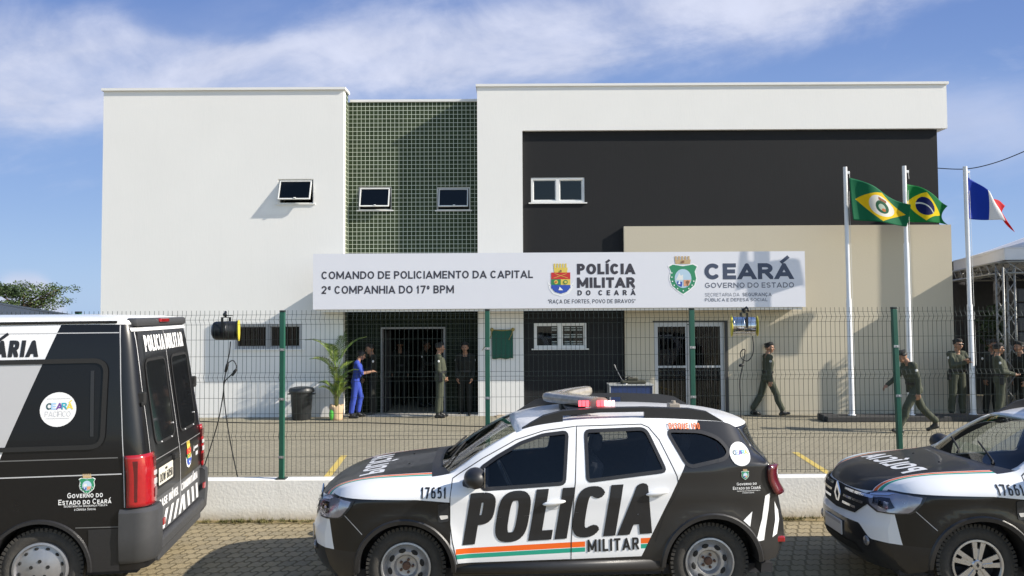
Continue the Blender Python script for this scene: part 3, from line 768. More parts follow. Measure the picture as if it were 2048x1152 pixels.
def ring_tube(mb, r, y, w, n=48, mi=0):
    mb.tube([(r * cos(2 * pi * i / n), y, r * sin(2 * pi * i / n)) for i in range(n + 1)], w, 8, mi)
def make_wheel(parent, c, side, R_, rim_r, wid, kind):
    'side -1: face towards -y'
    t = MB(); a = R_
    prof = [(rim_r - .005, -.02), (rim_r + .012, .0), (rim_r + .05, .012), (a - .06, .012), (a - .022, -.002), (a - .006, -.022), (a, -.05), (a, -wid + .05), (a - .006, -wid + .022), (a - .03, -wid), (rim_r, -wid + .01)]
    M = Matrix.Translation(c) @ Matrix.Rotation(pi / 2 if side < 0 else -pi / 2, 4, 'X')
    t.lathe(prof, 56, 0, M, cap=False)
    for k in range(56):
        q = 2 * pi * k / 56
        t.box((a - .040, -.012, -.03), (a + .003, .012, .000), 0, M @ Matrix.Rotation(q, 4, 'Z'))
    w = t.build('wheel', tyre_m, parent, angle=40)
    r = MB(); mats = [steel_rim, gap_m, rust, alloy_m, chrome]
    if kind == 'steel':
        r.lathe([(rim_r + .008, -.015), (rim_r + .008, .012), (rim_r - .006, .015), (rim_r - .012, -.02), (rim_r - .035, -.05), (rim_r - .05, -.035), (rim_r - .075, -.012), (rim_r - .10, -.012), (.085, -.045), (.06, -.05), (0, -.05)], 48, 0, M, cap=False)
        for k in range(8):
            q = 2 * pi * (k + .3) / 8; r.ball(((rim_r - .066) * cos(q), (rim_r - .066) * sin(q), -.014), (.021, .032, .007), 1, M @ Matrix.Identity(4), 10, 6, Matrix.Rotation(q, 3, 'Z'))
        for k in range(5):
            q = 2 * pi * k / 5; r.lathe([(.012, -.05), (.012, -.03), (.008, -.026)], 6, 2, M @ Matrix.Translation((.055 * cos(q), .055 * sin(q), 0)))
        r.lathe([(.036, -.05), (.034, -.028), (.025, -.02), (0, -.02)], 16, 2, M)
        ms = [steel_rim, gap_m, rust]
    elif kind == 'cover':
        r.lathe([(rim_r + .012, -.01), (rim_r + .010, .016), (rim_r - .008, .02), (rim_r - .02, -.004), (rim_r - .06, .004), (rim_r - .10, .018), (.07, .026), (.03, .03), (0, .03)], 48, 0, M, cap=False)
        for k in range(12):
            q = 2 * pi * (k + .4) / 12; r.ball(((rim_r - .04) * cos(q), (rim_r - .04) * sin(q), .004), (.012, .018, .005), 1, M, 10, 6, Matrix.Rotation(q, 3, 'Z'))
        for k in range(5):
            q = 2 * pi * k / 5 + .3; r.lathe([(.017, .015), (.015, .028), (.0, .026)], 10, 1, M @ Matrix.Translation((.07 * cos(q), .07 * sin(q), .004)))
        ms = [plain('wheel_cover', (.34, .34, .36), .4, .7, vary=.15, scale=20), gap_m]
    else:
        r.lathe([(rim_r + .012, -.015), (rim_r + .012, .012), (rim_r - .006, .016), (rim_r - .014, -.03), (rim_r - .02, -.09), (0, -.10)], 48, 1, M, cap=False)
        r.lathe([(rim_r + .013, .008), (rim_r + .010, .017), (rim_r - .006, .018), (rim_r - .013, .006)], 48, 0, M, cap=False)
        for k in range(5):
            q = 2 * pi * k / 5 + .2
            for sg in (-1, 1):
                r.prism([(.03, sg * .004), (.05, sg * .032), (rim_r - .06, sg * .05), (rim_r - .004, sg * .062), (rim_r - .004, sg * .018), (rim_r - .07, sg * .010)][::sg], .016, 0, M @ Matrix.Rotation(q, 4, 'Z') @ Matrix.Translation((0, 0, -.012)))
            r.prism([(.03, -.012), (rim_r - .07, -.0105), (rim_r - .07, .0105), (.03, .012)], .012, 0, M @ Matrix.Rotation(q, 4, 'Z') @ Matrix.Translation((0, 0, -.016)))
            r.lathe([(.010, 0), (.009, .008), (0, .008)], 8, 1, M @ Matrix.Translation((.05 * cos(q + .6), .05 * sin(q + .6), 0)))
        r.lathe([(.045, -.02), (.045, .004), (.035, .012), (0, .012)], 20, 0, M)
        r.prism([(0, -.02), (.013, 0), (0, .02), (-.013, 0)], .015, 2, M)
        ms = [alloy_m, gap_m, dark_trim]
    r.build('rim', ms, w, angle=35)
    return w

class Body:
    'decals and small parts laid on a body shell by ray casting'
    def __init__(s, meshes):
        vs, fs = [], []
        for mb in meshes:
            o = len(vs); vs += [Vector(p) for p in mb.v]; fs += [tuple(i + o for i in f) for f in mb.f]
        s.t = BVHTree.FromPolygons(vs, fs)
    def hit(s, o, d):
        l, nrm, i, _ = s.t.ray_cast(Vector(o), Vector(d).normalized())
        if l is None: return None, None
        if nrm.dot(Vector(d)) > 0: nrm = -nrm
        return l, nrm
    def side(s, y=-3): return lambda a, b: ((a, y, b), (0, -y, 0))
    def lay(s, V, F, mp, off, name, mat, parent, step=.06, mi=None):
        V, F = subdivided(V, F, step) if step else (V, F)
        pts = []; 
        for a, b in V:
            o, d = mp(a, b); l, nr = s.hit(o, d)
            if l is None: pts.append(None)
            else: pts.append(l + nr * off)
        idx = {}; mb = MB()
        for i, p in enumerate(pts):
            if p is not None: idx[i] = len(mb.v); mb.v.append(tuple(p))
        for f in F:
            if all(i in idx for i in f): mb.f.append(tuple(idx[i] for i in f)); mb.mi.append(0)
        return mb.build(name, mat, parent)
    def ribbon(s, line, mp, w, off, name, mat, parent, closed=False):
        'narrow flat strip following a line on the body'
        mb = MB(); rows = []; n = len(line)
        for i in range(n):
            p = line[i]; a = line[(i - 1) % n] if (closed or i) else line[0]; b = line[(i + 1) % n] if (closed or i < n - 1) else line[-1]
            tx, ty = b[0] - a[0], b[1] - a[1]; L = hypot(tx, ty) or 1; nx, ny = -ty / L * w / 2, tx / L * w / 2
            row = []
            for sg in (-1, 1):
                o, d = mp(p[0] + nx * sg, p[1] + ny * sg); l, nr = s.hit(o, d)
                row.append(tuple(l + nr * off) if l is not None else None)
            if None not in row: rows.append(row)
        if closed and rows: rows.append(rows[0])
        if len(rows) < 2: print('EMPTY RIBBON', name, line[:2]); return None
        mb.grid(rows); return mb.build(name, mat, parent)

def make_car(name, label, loc, yaw, number, wheels, lightbar=True):
    root = empty(name, label, 'police car', loc, yaw, 'police cars parked along the street')
    bw = pchip([-.72, -.66, -.55, -.42, -.2, .1, .5, 2.2, 2.6, 2.9, 3.1, 3.2, 3.3], [.69, .735, .80, .838, .868, .886, .89, .89, .888, .868, .833, .795, .73])
    #      centre (x, z)      edge (x, z)
    ST = [((-.78, .24), (-.56, .25)), ((-.865, .33), (-.655, .35)), ((-.905, .47), (-.70, .49)), ((-.90, .59), (-.705, .60)), ((-.87, .67), (-.69, .68)), ((-.848, .80), (-.672, .83)), ((-.82, .875), (-.655, .915)),
          ((-.72, .962), (-.60, .968)), ((-.55, 1.025), (-.48, 1.015)), ((-.3, 1.078), (-.3, 1.046)), ((0, 1.115), (0, 1.072)), ((.20, 1.136), (.22, 1.092)), ((.285, 1.130), (.385, 1.118)), ((.60, 1.315), (.65, 1.29)),
          ((.92, 1.478), (.955, 1.452)), ((1.2, 1.540), (1.2, 1.515)), ((1.6, 1.580), (1.6, 1.552)), ((2.1, 1.585), (2.1, 1.560)), ((2.6, 1.562), (2.6, 1.538)), ((2.95, 1.532), (2.80, 1.522)), ((3.14, 1.475), (2.915, 1.474)),
          ((3.16, 1.40), (3.0, 1.37)), ((3.27, 1.15), (3.14, 1.17)), ((3.32, 1.0), (3.20, 1.0)), ((3.34, .76), (3.25, .82)), ((3.40, .63), (3.283, .65)), ((3.41, .48), (3.288, .53)), ((3.32, .33), (3.2, .37))]
    SUB = 4; idx = list(range(len(ST)))
    fc = [pchip(idx, [q[0][k] for q in ST]) for k in (0, 1)]; fe = [pchip(idx, [q[1][k] for q in ST]) for k in (0, 1)]
    ss = [i / SUB for i in range((len(ST) - 1) * SUB + 1)]
    edge = [(fe[0](s), fe[1](s)) for s in ss]
    tops = sorted([e for e, s in zip(edge, ss) if 6 <= s <= 24])
    tx = [e[0] for e in tops]; tz = [e[1] for e in tops]
    ztop = lambda x: float(np.interp(x, tx, tz))
    def Wd(x, z):
        b = bw(x); zt = ztop(x)
        if z < .5: b -= .05 * ((.5 - z) / .25) ** 2
        dz = sstep(.40, .6, x) * sstep(2.35, 2.05, x)
        b += .007 * math.exp(-((z - .93) / .07) ** 2) * sstep(-.6, -.3, x) - dz * .006 * math.exp(-((z - .62) / .11) ** 2)
        for c in (0, 2.62):
            r = hypot(x - c, z - .335); b += .015 * math.exp(-((r - .44) / .07) ** 2)
        hood = .15 * max(0, (z - (zt - .15)) / .15) ** 2
        zb = .925 + .09 * x; A = .16 + .09 * sstep(.3, 1.3, x)
        house = A * max(0, (z - zb) / max(zt - zb, .05)) ** 1.15
        k = sstep(.22, .5, x)
        return b - (hood * (1 - k) + house * k)
    def topS(s, t):
        xe, ze = fe[0](s), fe[1](s); xc, zc = fc[0](s), fc[1](s); ye = Wd(xe, ze); a = abs(t)
        return (xe + (xc - xe) * (1 - a ** 2.9), t * ye, ze + (zc - ze) * (1 - a ** 3.4))
    # ---- liveries
    def side_c(M, x, y, z):
        m_front = (x < .386) & (z < .932 - (x - .1) * (x > .1) * .09)
        zs = .519 + (x - .42) * .0405
        gate = (x > .43) & ((x < 1.525) | (x > 2.0))
        og = gate & (z < zs) & (z > zs - .045); gr = gate & (z < zs - .049) & (z > zs - .086)
        back = x > 2.040 + (z - .5) * .51
        sill = z < .392 + (x - .446) * .026
        return lay(M, WHITE, (og, ORANGE), (gr, GREEN), (m_front, BLACK), (back, (.022, .0215, .022)), (sill, (.02, .02, .022)))
    def bump_c(M, x, y, z):
        a = y.abs()
        dark = (x > -.72 + (z - .50).m('MAXIMUM', 0.0) ** .0 * 0) if False else (a > .765 - (z - .5) * .12)
        low = z < .605 - (a - .42).step(0, .16) * .11
        return lay(M, WHITE, (dark, BLACK), (low, (.018, .018, .02)))
    def hood_c(M, x, y, z):
        e = y.abs() - (.58 + (x + .65) * .175)
        return lay(M, WHITE, (e < -.020, GREEN), (e < -.050, WHITE), (e < -.056, ORANGE), (e < -.085, WHITE), (e < -.092, (.02, .02, .021)))
    P_side, P_bump, P_hood = car_paint('car_side_paint', side_c), car_paint('car_bumper_paint', bump_c), car_paint('car_hood_paint', hood_c, .35, .42)
    P_white = car_paint('car_white_paint', lambda M, x, y, z: M.mix(0.0, WHITE, WHITE)); P_black = car_paint('car_black_paint', lambda M, x, y, z: M.mix(0.0, BLACK, BLACK))
    # ---- side sheet
    arch = lambda c, r, a0, a1, n: [(c + r * cos(R(a0 + (a1 - a0) * i / n)), .335 + r * sin(R(a0 + (a1 - a0) * i / n))) for i in range(n + 1)]
    bottom = dense([(3.2, .37), (3.05, .36)], .06, False)[1:] + arch(2.62, .42, 3, 180, 26) + dense([(2.2, .30), (.405, .28)], .08, False) + arch(0, .405, 0, 183, 26)[1:] + dense([(-.405, .30), (-.56, .25)], .06, False)[:-1]
    outline = edge + bottom
    fwin = rounded([(.655, 1.01), (.64, 1.165), (.79, 1.262), (.99, 1.368), (1.19, 1.432), (1.40, 1.455), (1.352, 1.052)], .035, 3)
    rwin = rounded([(1.562, 1.462), (2.06, 1.478), (2.10, 1.455), (2.222, 1.146), (1.552, 1.07)], .035, 3)
    qwin = rounded([(2.275, 1.462), (2.58, 1.452), (2.73, 1.395), (2.80, 1.295), (2.75, 1.235), (2.42, 1.172)], .06, 4)
    wins = [dense(w, .05) for w in (fwin, rwin, qwin)]
    fdoor = dense([(.445, .395), (.402, .58), (.378, .76), (.383, .94), (.40, 1.085), (.66, 1.245), (.95, 1.395), (1.2, 1.468), (1.487, 1.503), (1.447, 1.06), (1.43, .91), (1.408, .56), (1.405, .415)], .06)
    rdoor_tail = [(1.487, 1.503), (2.06, 1.515), (2.12, 1.49), (2.2, 1.39), (2.32, 1.10), (2.335, 1.0), (2.21, .79), (2.125, .55), (2.06, .43), (1.405, .415), (1.408, .56), (1.43, .91), (1.447, 1.06)]
    rdoor = dense(rdoor_tail, .06)
    bump_line = [(-.66, .90), (-.56, .82), (-.515, .79), (-.36, .64)]
    P2, E2 = [], []; key = {}
    def pid(p):
        k = (round(p[0], 4), round(p[1], 4))
        if k not in key: key[k] = len(P2); P2.append(Vector(p))
        return key[k]
    def loop(pts, closed=True):
        ids = [pid(p) for p in pts]
        for i in range(len(ids) if closed else len(ids) - 1):
            a, b = ids[i], ids[(i + 1) % len(ids)]
            if a != b: E2.append((a, b))
    loop(outline); [loop(w) for w in wins]; loop(fdoor); loop(rdoor)
    gx = -.7
    while gx < 3.3:
        gz = .3
        while gz < 1.58:
            p = (gx + .0137, gz + .0071)
            if inside(p, outline) and all(hypot(p[0] - q.x, p[1] - q.y) > .022 for q in P2[:len(E2)]): P2.append(Vector(p))
            gz += .045
        gx += .06
    r = geometry.delaunay_2d_cdt(P2, E2, [], 0, 1e-5)
    pts = [(v.x, v.y) for v in r[0]]
    groups = {k: MB() for k in ('front_door', 'rear_door', 'fender', 'front_bumper', 'quarter_panel', 'far', 'w0', 'w1', 'w2')}
    yl = [-Wd(*p) for p in pts]
    used = {k: {} for k in groups}
    def put(k, tri, inset=0.0, flip=False):
        g = groups[k]; u_ = used[k]; ids = []
        for i in tri:
            if i not in u_: u_[i] = len(g.v); g.v.append((pts[i][0], (yl[i] + inset) * (-1 if flip else 1), pts[i][1]))
            ids.append(u_[i])
        a, b, c = [pts[i] for i in tri]
        ccw = (b[0] - a[0]) * (c[1] - a[1]) - (b[1] - a[1]) * (c[0] - a[0]) > 0
        if ccw == flip: ids = ids[::-1]
        g.f.append(tuple(ids)); g.mi.append(0)
    shell = MB(); shell.v = [(p[0], y_, p[1]) for p, y_ in zip(pts, yl)]
    for f in r[2]:
        c = (sum(pts[i][0] for i in f) / 3, sum(pts[i][1] for i in f) / 3)
        if not inside(c, outline): continue
        shell.f.append(tuple(f)); shell.mi.append(0)
        w = next((k for k in range(3) if inside(c, wins[k])), None)
        if w is not None: put('w%d' % w, f, .014); continue
        put('far', f, 0, True)
        if inside(c, fdoor): put('front_door', f)
        elif inside(c, rdoor): put('rear_door', f)
        elif c[0] < -.36 and c[1] < .90 - (c[0] + .66) * .86: put('front_bumper', f)
        elif c[0] < 1.0: put('fender', f)
        else: put('quarter_panel', f)
    for k in groups: groups[k].uid = used[k]
    def wn(x, z, h=.022):
        a = (Wd(x + h, z) - Wd(x - h, z)) / (2 * h); b = (Wd(x, z + h) - Wd(x, z - h)) / (2 * h)
        return Vector((-a, -1, -b)).normalized()
    def skin(k, nm, mat, par, far=False):
        g = groups[k]; inv = {v_: k_ for k_, v_ in g.uid.items()}
        ns = [wn(*pts[inv[i]]) for i in range(len(g.v))]
        if far: ns = [Vector((n_.x, -n_.y, n_.z)) for n_ in ns]
        o = g.build(nm, mat, par, smooth=True); o.data.normals_split_custom_set_from_vertices([tuple(n_) for n_ in ns])
        li = MB(); li.v = [tuple(Vector(p) - n_ * .022) for p, n_ in zip(g.v, ns)]; li.f = list(g.f); li.mi = list(g.mi); li.build('lining', liner, o, smooth=True)
        return o
    def solid(o, th=.022):
        o.data.materials.append(liner); md = o.modifiers.new('thickness', 'SOLIDIFY'); md.thickness = th; md.offset = -1; md.material_offset = 1; md.use_rim = True; md.material_offset_rim = 0
        return o
    fd = skin('front_door', 'front_door', P_side, root); rd = skin('rear_door', 'rear_door', P_side, root)
    skin('fender', 'fender', P_side, root); qp = skin('quarter_panel', 'quarter_panel', P_side, root); skin('far', 'side_panel', P_side, root, True)
    fb = skin('front_bumper', 'bumper_end', P_bump, root)
    for k, par in (('w0', fd), ('w1', rd), ('w2', qp)):
        groups[k].build('window', car_glass, par, smooth=True)
        far = MB(); far.v = [(x_, -y_, z_) for x_, y_, z_ in groups[k].v]; far.f = [f[::-1] for f in groups[k].f]; far.mi = groups[k].mi; far.build('window', car_glass, root, smooth=True)
    # ---- top sheet
    NT = 33
    ts = [-1 + 2 * j / (NT - 1) for j in range(NT)]
    def band(s0, s1, nm, mats, pred=None, inset=0):
        rows = [[topS(s0 + (s1 - s0) * i / max(1, int((s1 - s0) * SUB)), t) for t in ts] for i in range(int((s1 - s0) * SUB) + 1)]
        mb = MB(); mb.grid(rows); 
        if pred:
            keep = [(f, m) for q, (f, m) in enumerate(zip(mb.f, mb.mi)) if pred((q % (NT - 1) + .5) * 2 / (NT - 1) - 1, s0 + (q // (NT - 1) + .5) / SUB)]
            mb.f = [k[0] for k in keep]; mb.mi = [k[1] for k in keep]
        mb.f = [f[::-1] for f in mb.f]
        return mb
    full = band(0, 27, '', None)
    body = Body([shell, full])
    bm_ = band(0, 6, 'bumper', None).build('front_bumper', P_bump, root, smooth=True)
    hood = band(6, 11, 'hood', None).build('hood', P_hood, root, smooth=True)
    band(11, 12, 'cowl', None).build('cowl', dark_trim, root, smooth=True)
    wsp = lambda t, s: abs(t) < .94
    ws = band(12, 14, 'ws', None, wsp)
    ws.build('windscreen', screen_glass, root, smooth=True)
    [solid(band(12, 14, 'p', None, lambda t, s, g=g: t * g >= .94).build('windscreen_pillar', P_white, root, smooth=True)) for g in (-1, 1)]
    solid(band(14, 20, 'roof', None).build('roof', P_white, root, smooth=True))
    bw_ = lambda t, s: abs(t) < .85 and s > 20.4
    tg = solid(band(20, 24, 'tg', None, lambda t, s: not (bw_(t, s) and s < 22)).build('tailgate', P_black, root, smooth=True))
    band(20, 22, 'rw', None, bw_).build('rear_window', car_glass, tg, smooth=True)
    band(24, 27, 'rb', None).build('rear_bumper', dark_trim, root, smooth=True)
    # windscreen border
    mp_top = lambda a, b: ((a, b, 3), (0, 0, -1))
    sd_ = body.side()
    # ---- seams and trims
    body.ribbon(dense(fdoor, .03), sd_, .007, .0015, 'shut_line', gap_m, fd, True)
    body.ribbon(dense(rdoor_tail[:8], .03, False), sd_, .007, .0015, 'shut_line', gap_m, rd)
    body.ribbon(dense(bump_line, .02, False), sd_, .006, .0015, 'shut_line', plain('pale_seam', (.4, .4, .4), .6, vary=0), fb)
    for w, par in zip(wins, (fd, rd, qp)): body.ribbon(w, sd_, .030, .003, 'window_seal', dark_trim, par, True)
    for c, ra, t0, t1 in ((0, .405, -2, 184), (2.62, .42, 3, 180)):
        q = MB(); q.grid([[(c + (ra + d) * cos(R(a)), -Wd(c + (ra + d) * cos(R(a)), .335 + (ra + d) * sin(R(a))) - e, .335 + (ra + d) * sin(R(a))) for a in np.linspace(t0, t1, 44)] for d, e in ((-.012, -.22), (-.012, .010), (.022, .012), (.034, -.002))])
        q.build('arch_trim', dark_trim, root, angle=40)
    s_ = MB(); s_.tube([(.42, -.86, .345), (1.2, -.875, .35), (2.16, -.865, .365)], .05, 8, sx=.6); s_.build('sill_trim', dark_trim, root, smooth=True)
    # ---- headlights
    def radial(sg): return lambda a, z_: ((-.1, 0, z_), (-cos(R(a)), sg * sin(R(a)), 0))
    outr = rounded([(33, .862), (40, .902), (50, .925), (60, .922), (68.5, .912), (66.5, .862), (62, .775), (55, .757), (45, .765), (36, .80)], 1.0, 3) if False else [(33, .862), (40, .902), (50, .925), (60, .922), (68.5, .912), (67, .862), (62.5, .780), (60.5, .762), (55, .750), (43, .738), (36, .785)]
    def sub_poly(poly, k, off=(0, 0)):
        cx = sum(p[0] for p in poly) / len(poly); cz = sum(p[1] for p in poly) / len(poly)
        return [(cx + (p[0] - cx) * k + off[0], cz + (p[1] - cz) * k + off[1]) for p in poly]
    def hl_shape(polys):
        V, F_ = union2d([[(a / 60, z_) for a, z_ in p] for p in polys]); return V, F_
    for sg in (-1, 1):
        mpr = lambda a, z_, g=radial(sg): g(a * 60, z_)
        V, F_ = hl_shape([outr]); h = body_out(body, V, F_, mpr, .008, 'headlight', dark_trim, root)
        V, F_ = hl_shape([sub_poly(outr, .88)]); body_out(body, V, F_, mpr, .011, 'reflector', plain('reflector_grey', (.40, .40, .45), .22, .6, vary=.15), h)
        V, F_ = hl_shape([[(40, .80), (49, .778), (53, .80), (50, .865), (45, .86), (40, .845)]]); body_out(body, V, F_, mpr, .014, 'bulb_housing', plain('bulb_dark', (.05, .05, .06), .15, .8, vary=.4, scale=40), h)
        V, F_ = hl_shape([[(37, .858), (49, .882), (53, .905), (50, .905), (47, .892), (37, .872)], [(41, .80), (44, .79), (44, .83), (41, .835)], [(47, .79), (50, .785), (50, .83), (47, .835)]]); body_out(body, V, F_, mpr, .016, 'daytime_strip', chrome, h)
        V, F_ = hl_shape([sub_poly(outr, .97)]); body_out(body, V, F_, mpr, .022, 'lens', lens_glass, h)
    # ---- grille, badge, plate
    mpf = lambda a, b: ((-3, a, b), (1, 0, 0))
    gp = [(-.57, .86), (-.50, .78), (-.36, .675), (0, .655), (.36, .675), (.50, .78), (.57, .86), (.3, .868), (0, .872), (-.3, .868)]
    V, F_ = union2d([gp]); g = body.lay(V, F_, mpf, .006, 'grille', gap_m, root, .05)
    for zz, w in ((.845, .54), (.785, .46), (.725, .37)):
        for sg in (-1, 1):
            for q0, q1 in ((.14, .30), (.31, w)):
                V, F_ = union2d([rect(min(sg * q0, sg * q1), zz - .011, max(sg * q0, sg * q1), zz + .011)])
                body.lay(V, F_, mpf, .018, 'grille_bar', chrome, g, .04)
    V, F_ = union2d([rect(-.33, .69, .33, .70)])
    l0, _n = body.hit((-3, 0, .775), (1, 0, 0)); bx = l0.x
    b_ = MB()
    for k, (o, i_) in enumerate((((.075, .115), (.038, .06)),)):
        ou = [(0, -o[1]), (o[0], 0), (0, o[1]), (-o[0], 0)]; inn = [(0, -i_[1]), (i_[0], 0), (0, i_[1]), (-i_[0], 0)]
        for q in range(4):
            a, c = ou[q], ou[(q + 1) % 4]; e, d_ = inn[q], inn[(q + 1) % 4]
            b_.prism([a, c, d_, e], .012, 0, Matrix.Translation((bx - .004, 0, .775)) @ Matrix.Rotation(-pi / 2, 4, 'Y') @ Matrix.Rotation(pi / 2, 4, 'Z'))
    b_.build('badge', chrome, root)
    l0, _n = body.hit((-3, 0, .50), (1, 0, 0))
    pl = MB(); pl.box((l0.x - .012, -.2, .435), (l0.x + .002, .2, .565), bev=.004); plate = pl.build('number_plate', plain('plate_grey', (.55, .55, .56), .4, vary=.05), root)
    pl = MB(); pl.box((l0.x - .014, -.185, .53), (l0.x - .0125, .185, .555)); pl.build('plate_band', plain('plate_band_grey', (.35, .35, .37), .5), plate)
    for sg in (-1, 1):
        l0, n0 = body.hit((-3, sg * .52, .47), (1, 0, 0)); q = MB(); q.ball(l0, (.02, .055, .045)); fl = q.build('fog_light', plain('fog_lens', (.25, .25, .27), .2, .5), root, smooth=True)
    V, F_ = union2d([[(-.45, .34), (.45, .34), (.38, .42), (-.38, .42)]]); body.lay(V, F_, mpf, .006, 'air_intake', gap_m, root, .05)
    # ---- side details
    V, F_ = union2d([rounded([(.278, .895), (.372, .905), (.376, .75), (.285, .74)], .02)]); vt = body.lay(V, F_, sd_, .006, 'fender_vent', dark_trim, root, .04)
    V, F_ = union2d([rounded([(.292, .80), (.365, .803), (.367, .775), (.305, .765)], .01)]); body.lay(V, F_, sd_, .010, 'side_indicator', plain('indicator_lens', (.65, .62, .58), .15), vt, .04)
    for (hx, hz), par in (((1.25, .885), fd), ((2.13, .955), rd)):
        l0, _n = body.hit((hx, -3, hz), (0, 1, 0)); q = MB()
        q.ball((hx, l0.y + .01, hz - .012), (.085, .012, .050), 0, None, 20, 10); hb = q.build('handle_recess', plain('recess_shade', (.55, .55, .56), .5, vary=0), par, smooth=True)
        q = MB(); q.ball((hx + .012, l0.y - .018, hz + .012), (.10, .022, .022), 0, None, 20, 10, Matrix.Rotation(-.13, 3, 'Y')); q.build('door_handle', P_white, par, smooth=True)
    l0, _n = body.hit((1.36, -3, .79), (0, 1, 0)); q = MB(); q.ball(l0, (.014, .004, .014)); q.build('door_lock', chrome, fd, smooth=True)
    for sg in (-1, 1):
        q = MB(); Mx = Matrix.Translation((.60, sg * .97, 1.125)) @ Matrix.Rotation(sg * -.16, 4, 'Z')
        vs0 = len(q.v); q.ball((0, 0, 0), (.098, .12, .088), 0, Mx, 20, 12)
        q.v = [(min(p[0], .675), p[1], p[2]) for p in q.v]
        q.tube([(.52, sg * .82, 1.05), (.56, sg * .87, 1.065), (.60, sg * .93, 1.085)], [.045, .04, .04], 8)
        mo = q.build('wing_mirror', dark_trim, root, smooth=True)
        q = MB(); q.box((.676, sg * .97 - .09, 1.06), (.680, sg * .97 + .09, 1.19)); q.build('mirror_glass', chrome, mo)
    # ---- livery lettering on the near side
    txtblk = plain('livery_black', (.015, .015, .017), .4, vary=.05)
    txtwhite = plain('livery_white', (.75, .75, .75), .4, vary=.03)
    def side_text(t, x0, x1, zb_, zt_, m, slope=0.0, off=.0045, nm='lettering', par=root, **k):
        V, F_, L = text2d(t, zt_ - zb_, total=x1 - x0, **k)
        V, F_ = subdivided(V, F_, .022 if zt_ - zb_ < .2 else .04)
        return body.lay([(x0 + a, zb_ + b + slope * a) for a, b in V], F_, sd_, off, nm, m, par, 0)
    side_text('POLICIA', .487, 2.087, .550, .978, txtblk, .046, width=.47, weight=.19, gap=.05, p=3.4, slant=.135)
    side_text('MILITAR', 1.545, 1.985, .476, .578, txtblk, .034, width=.62, weight=.18, gap=.16, p=3)
    side_text(number, .137, .35, .941, 1.024, txtblk, 0, width=.52, weight=.15, gap=.16, p=3)
    side_text('DISQUE 190', 2.30, 2.575, 1.470, 1.520, plain('livery_orange', (.75, .17, .05), .45, vary=.05), -.02, width=.62, weight=.19, gap=.22, p=3, off=.012)
    V, F_ = union2d([circle2d(2.888, 1.268, .092)]); st = body.lay(V, F_, sd_, .006, 'sticker', txtwhite, root, .022)
    hues = [(.03, .10, .12), (.3, .4, .7), (.10, .05, .35), (.05, .35, .45), (.7, .55, .05)]
    for i, ch in enumerate('CEARÁ'):
        V, F_, L = text2d(ch, .036, width=.85, weight=.2)
        body.lay([(2.825 + .026 * i + a, 1.262 + b) for a, b in V], F_, sd_, .008, 'lettering', plain('sticker_hue_%s' % ch, hues[i], .5, vary=0), st, 0)
    pale = plain('sticker_grey', (.55, .55, .57), .5, vary=0)
    for t, zz, hh in (('PACÍFICO', 1.235, .018), ('GOVERNO DO CEARÁ', 1.222, .006)):
        V, F_, L = text2d(t, hh, total=.125, width=.8, weight=.12); body.lay([(2.825 + a, zz + b) for a, b in V], F_, sd_, .008, 'lettering', pale, st, 0)
    for k, (m, polys) in enumerate(state_crest()):
        V, F_ = union2d([[(2.912 + px_ * .066, 1.10 + pz_ * .066) for px_, pz_ in p] for p in polys])
        if k < 7: body.lay(V, F_, sd_, .005 + .0007 * k, 'crest', m, root, .022)
    for t, x0, x1, zz, hh in (('Governo do', 2.835, 3.015, 1.015, .024), ('Estado do Ceará', 2.80, 3.05, .98, .025), ('Secretaria da Segurança Pública', 2.835, 3.045, .963, .010), ('e Defesa Social', 2.88, 2.99, .947, .010)):
        side_text(t, x0, x1, zz, zz + hh, txtwhite, width=.85, weight=.15, gap=.16)
    for k, poly in enumerate([[(3.092, .916), (3.140, .938), (3.125, .80), (3.072, .541), (2.996, .535), (3.06, .72)], [(3.185, .86), (3.222, .78), (3.232, .70), (3.206, .577), (3.158, .555), (3.19, .70)], [(2.885, .718), (2.972, .79), (2.945, .665)]]):
        V, F_ = union2d([poly]); body.lay(V, F_, sd_, .004, 'hazard_stripe', txtwhite, root, .03)
    # mirrored lettering across the hood, read through a rear-view mirror
    V, F_, L = text2d('POLÍCIA', .22, width=.62, weight=.2, gap=.10, p=3, total=.92)
    V, F_ = subdivided(V, F_, .04)
    body.lay([(-.45 + b, -.46 + a) for a, b in V], F_, mp_top, .0022, 'lettering', txtwhite, hood, 0)
    # washers jets and wipers
    q = MB()
    for yy in (-.25, .25): l0, _n = body.hit((-.02, yy, 3), (0, 0, -1)); q.ball(l0, (.012, .012, .008))
    q.build('washer_jet', gap_m, hood, smooth=True)
    for y0, y1 in ((-.52, .02), (.05, .5)):
        q = MB(); line_ = []
        for i in range(9):
            t = i / 8; xx, yy = .335 + .16 * t - (.03 if i == 0 else 0), y0 + (y1 - y0) * t; l0, n0 = body.hit((xx, yy, 3), (0, 0, -1)); line_.append(l0 + n0 * .015)
        q.tube(line_, .009, 6); q.build('wiper', gap_m, root, smooth=True)
    # ---- tail lamp
    V, F_ = union2d([[(3.12, 1.16), (3.165, 1.175), (3.20, 1.06), (3.225, .93), (3.185, .92), (3.15, .99)]])
    lamp_map = lambda a, b: ((a - .6, -1.9, b), (.6, 1.15, 0))
    rows = []
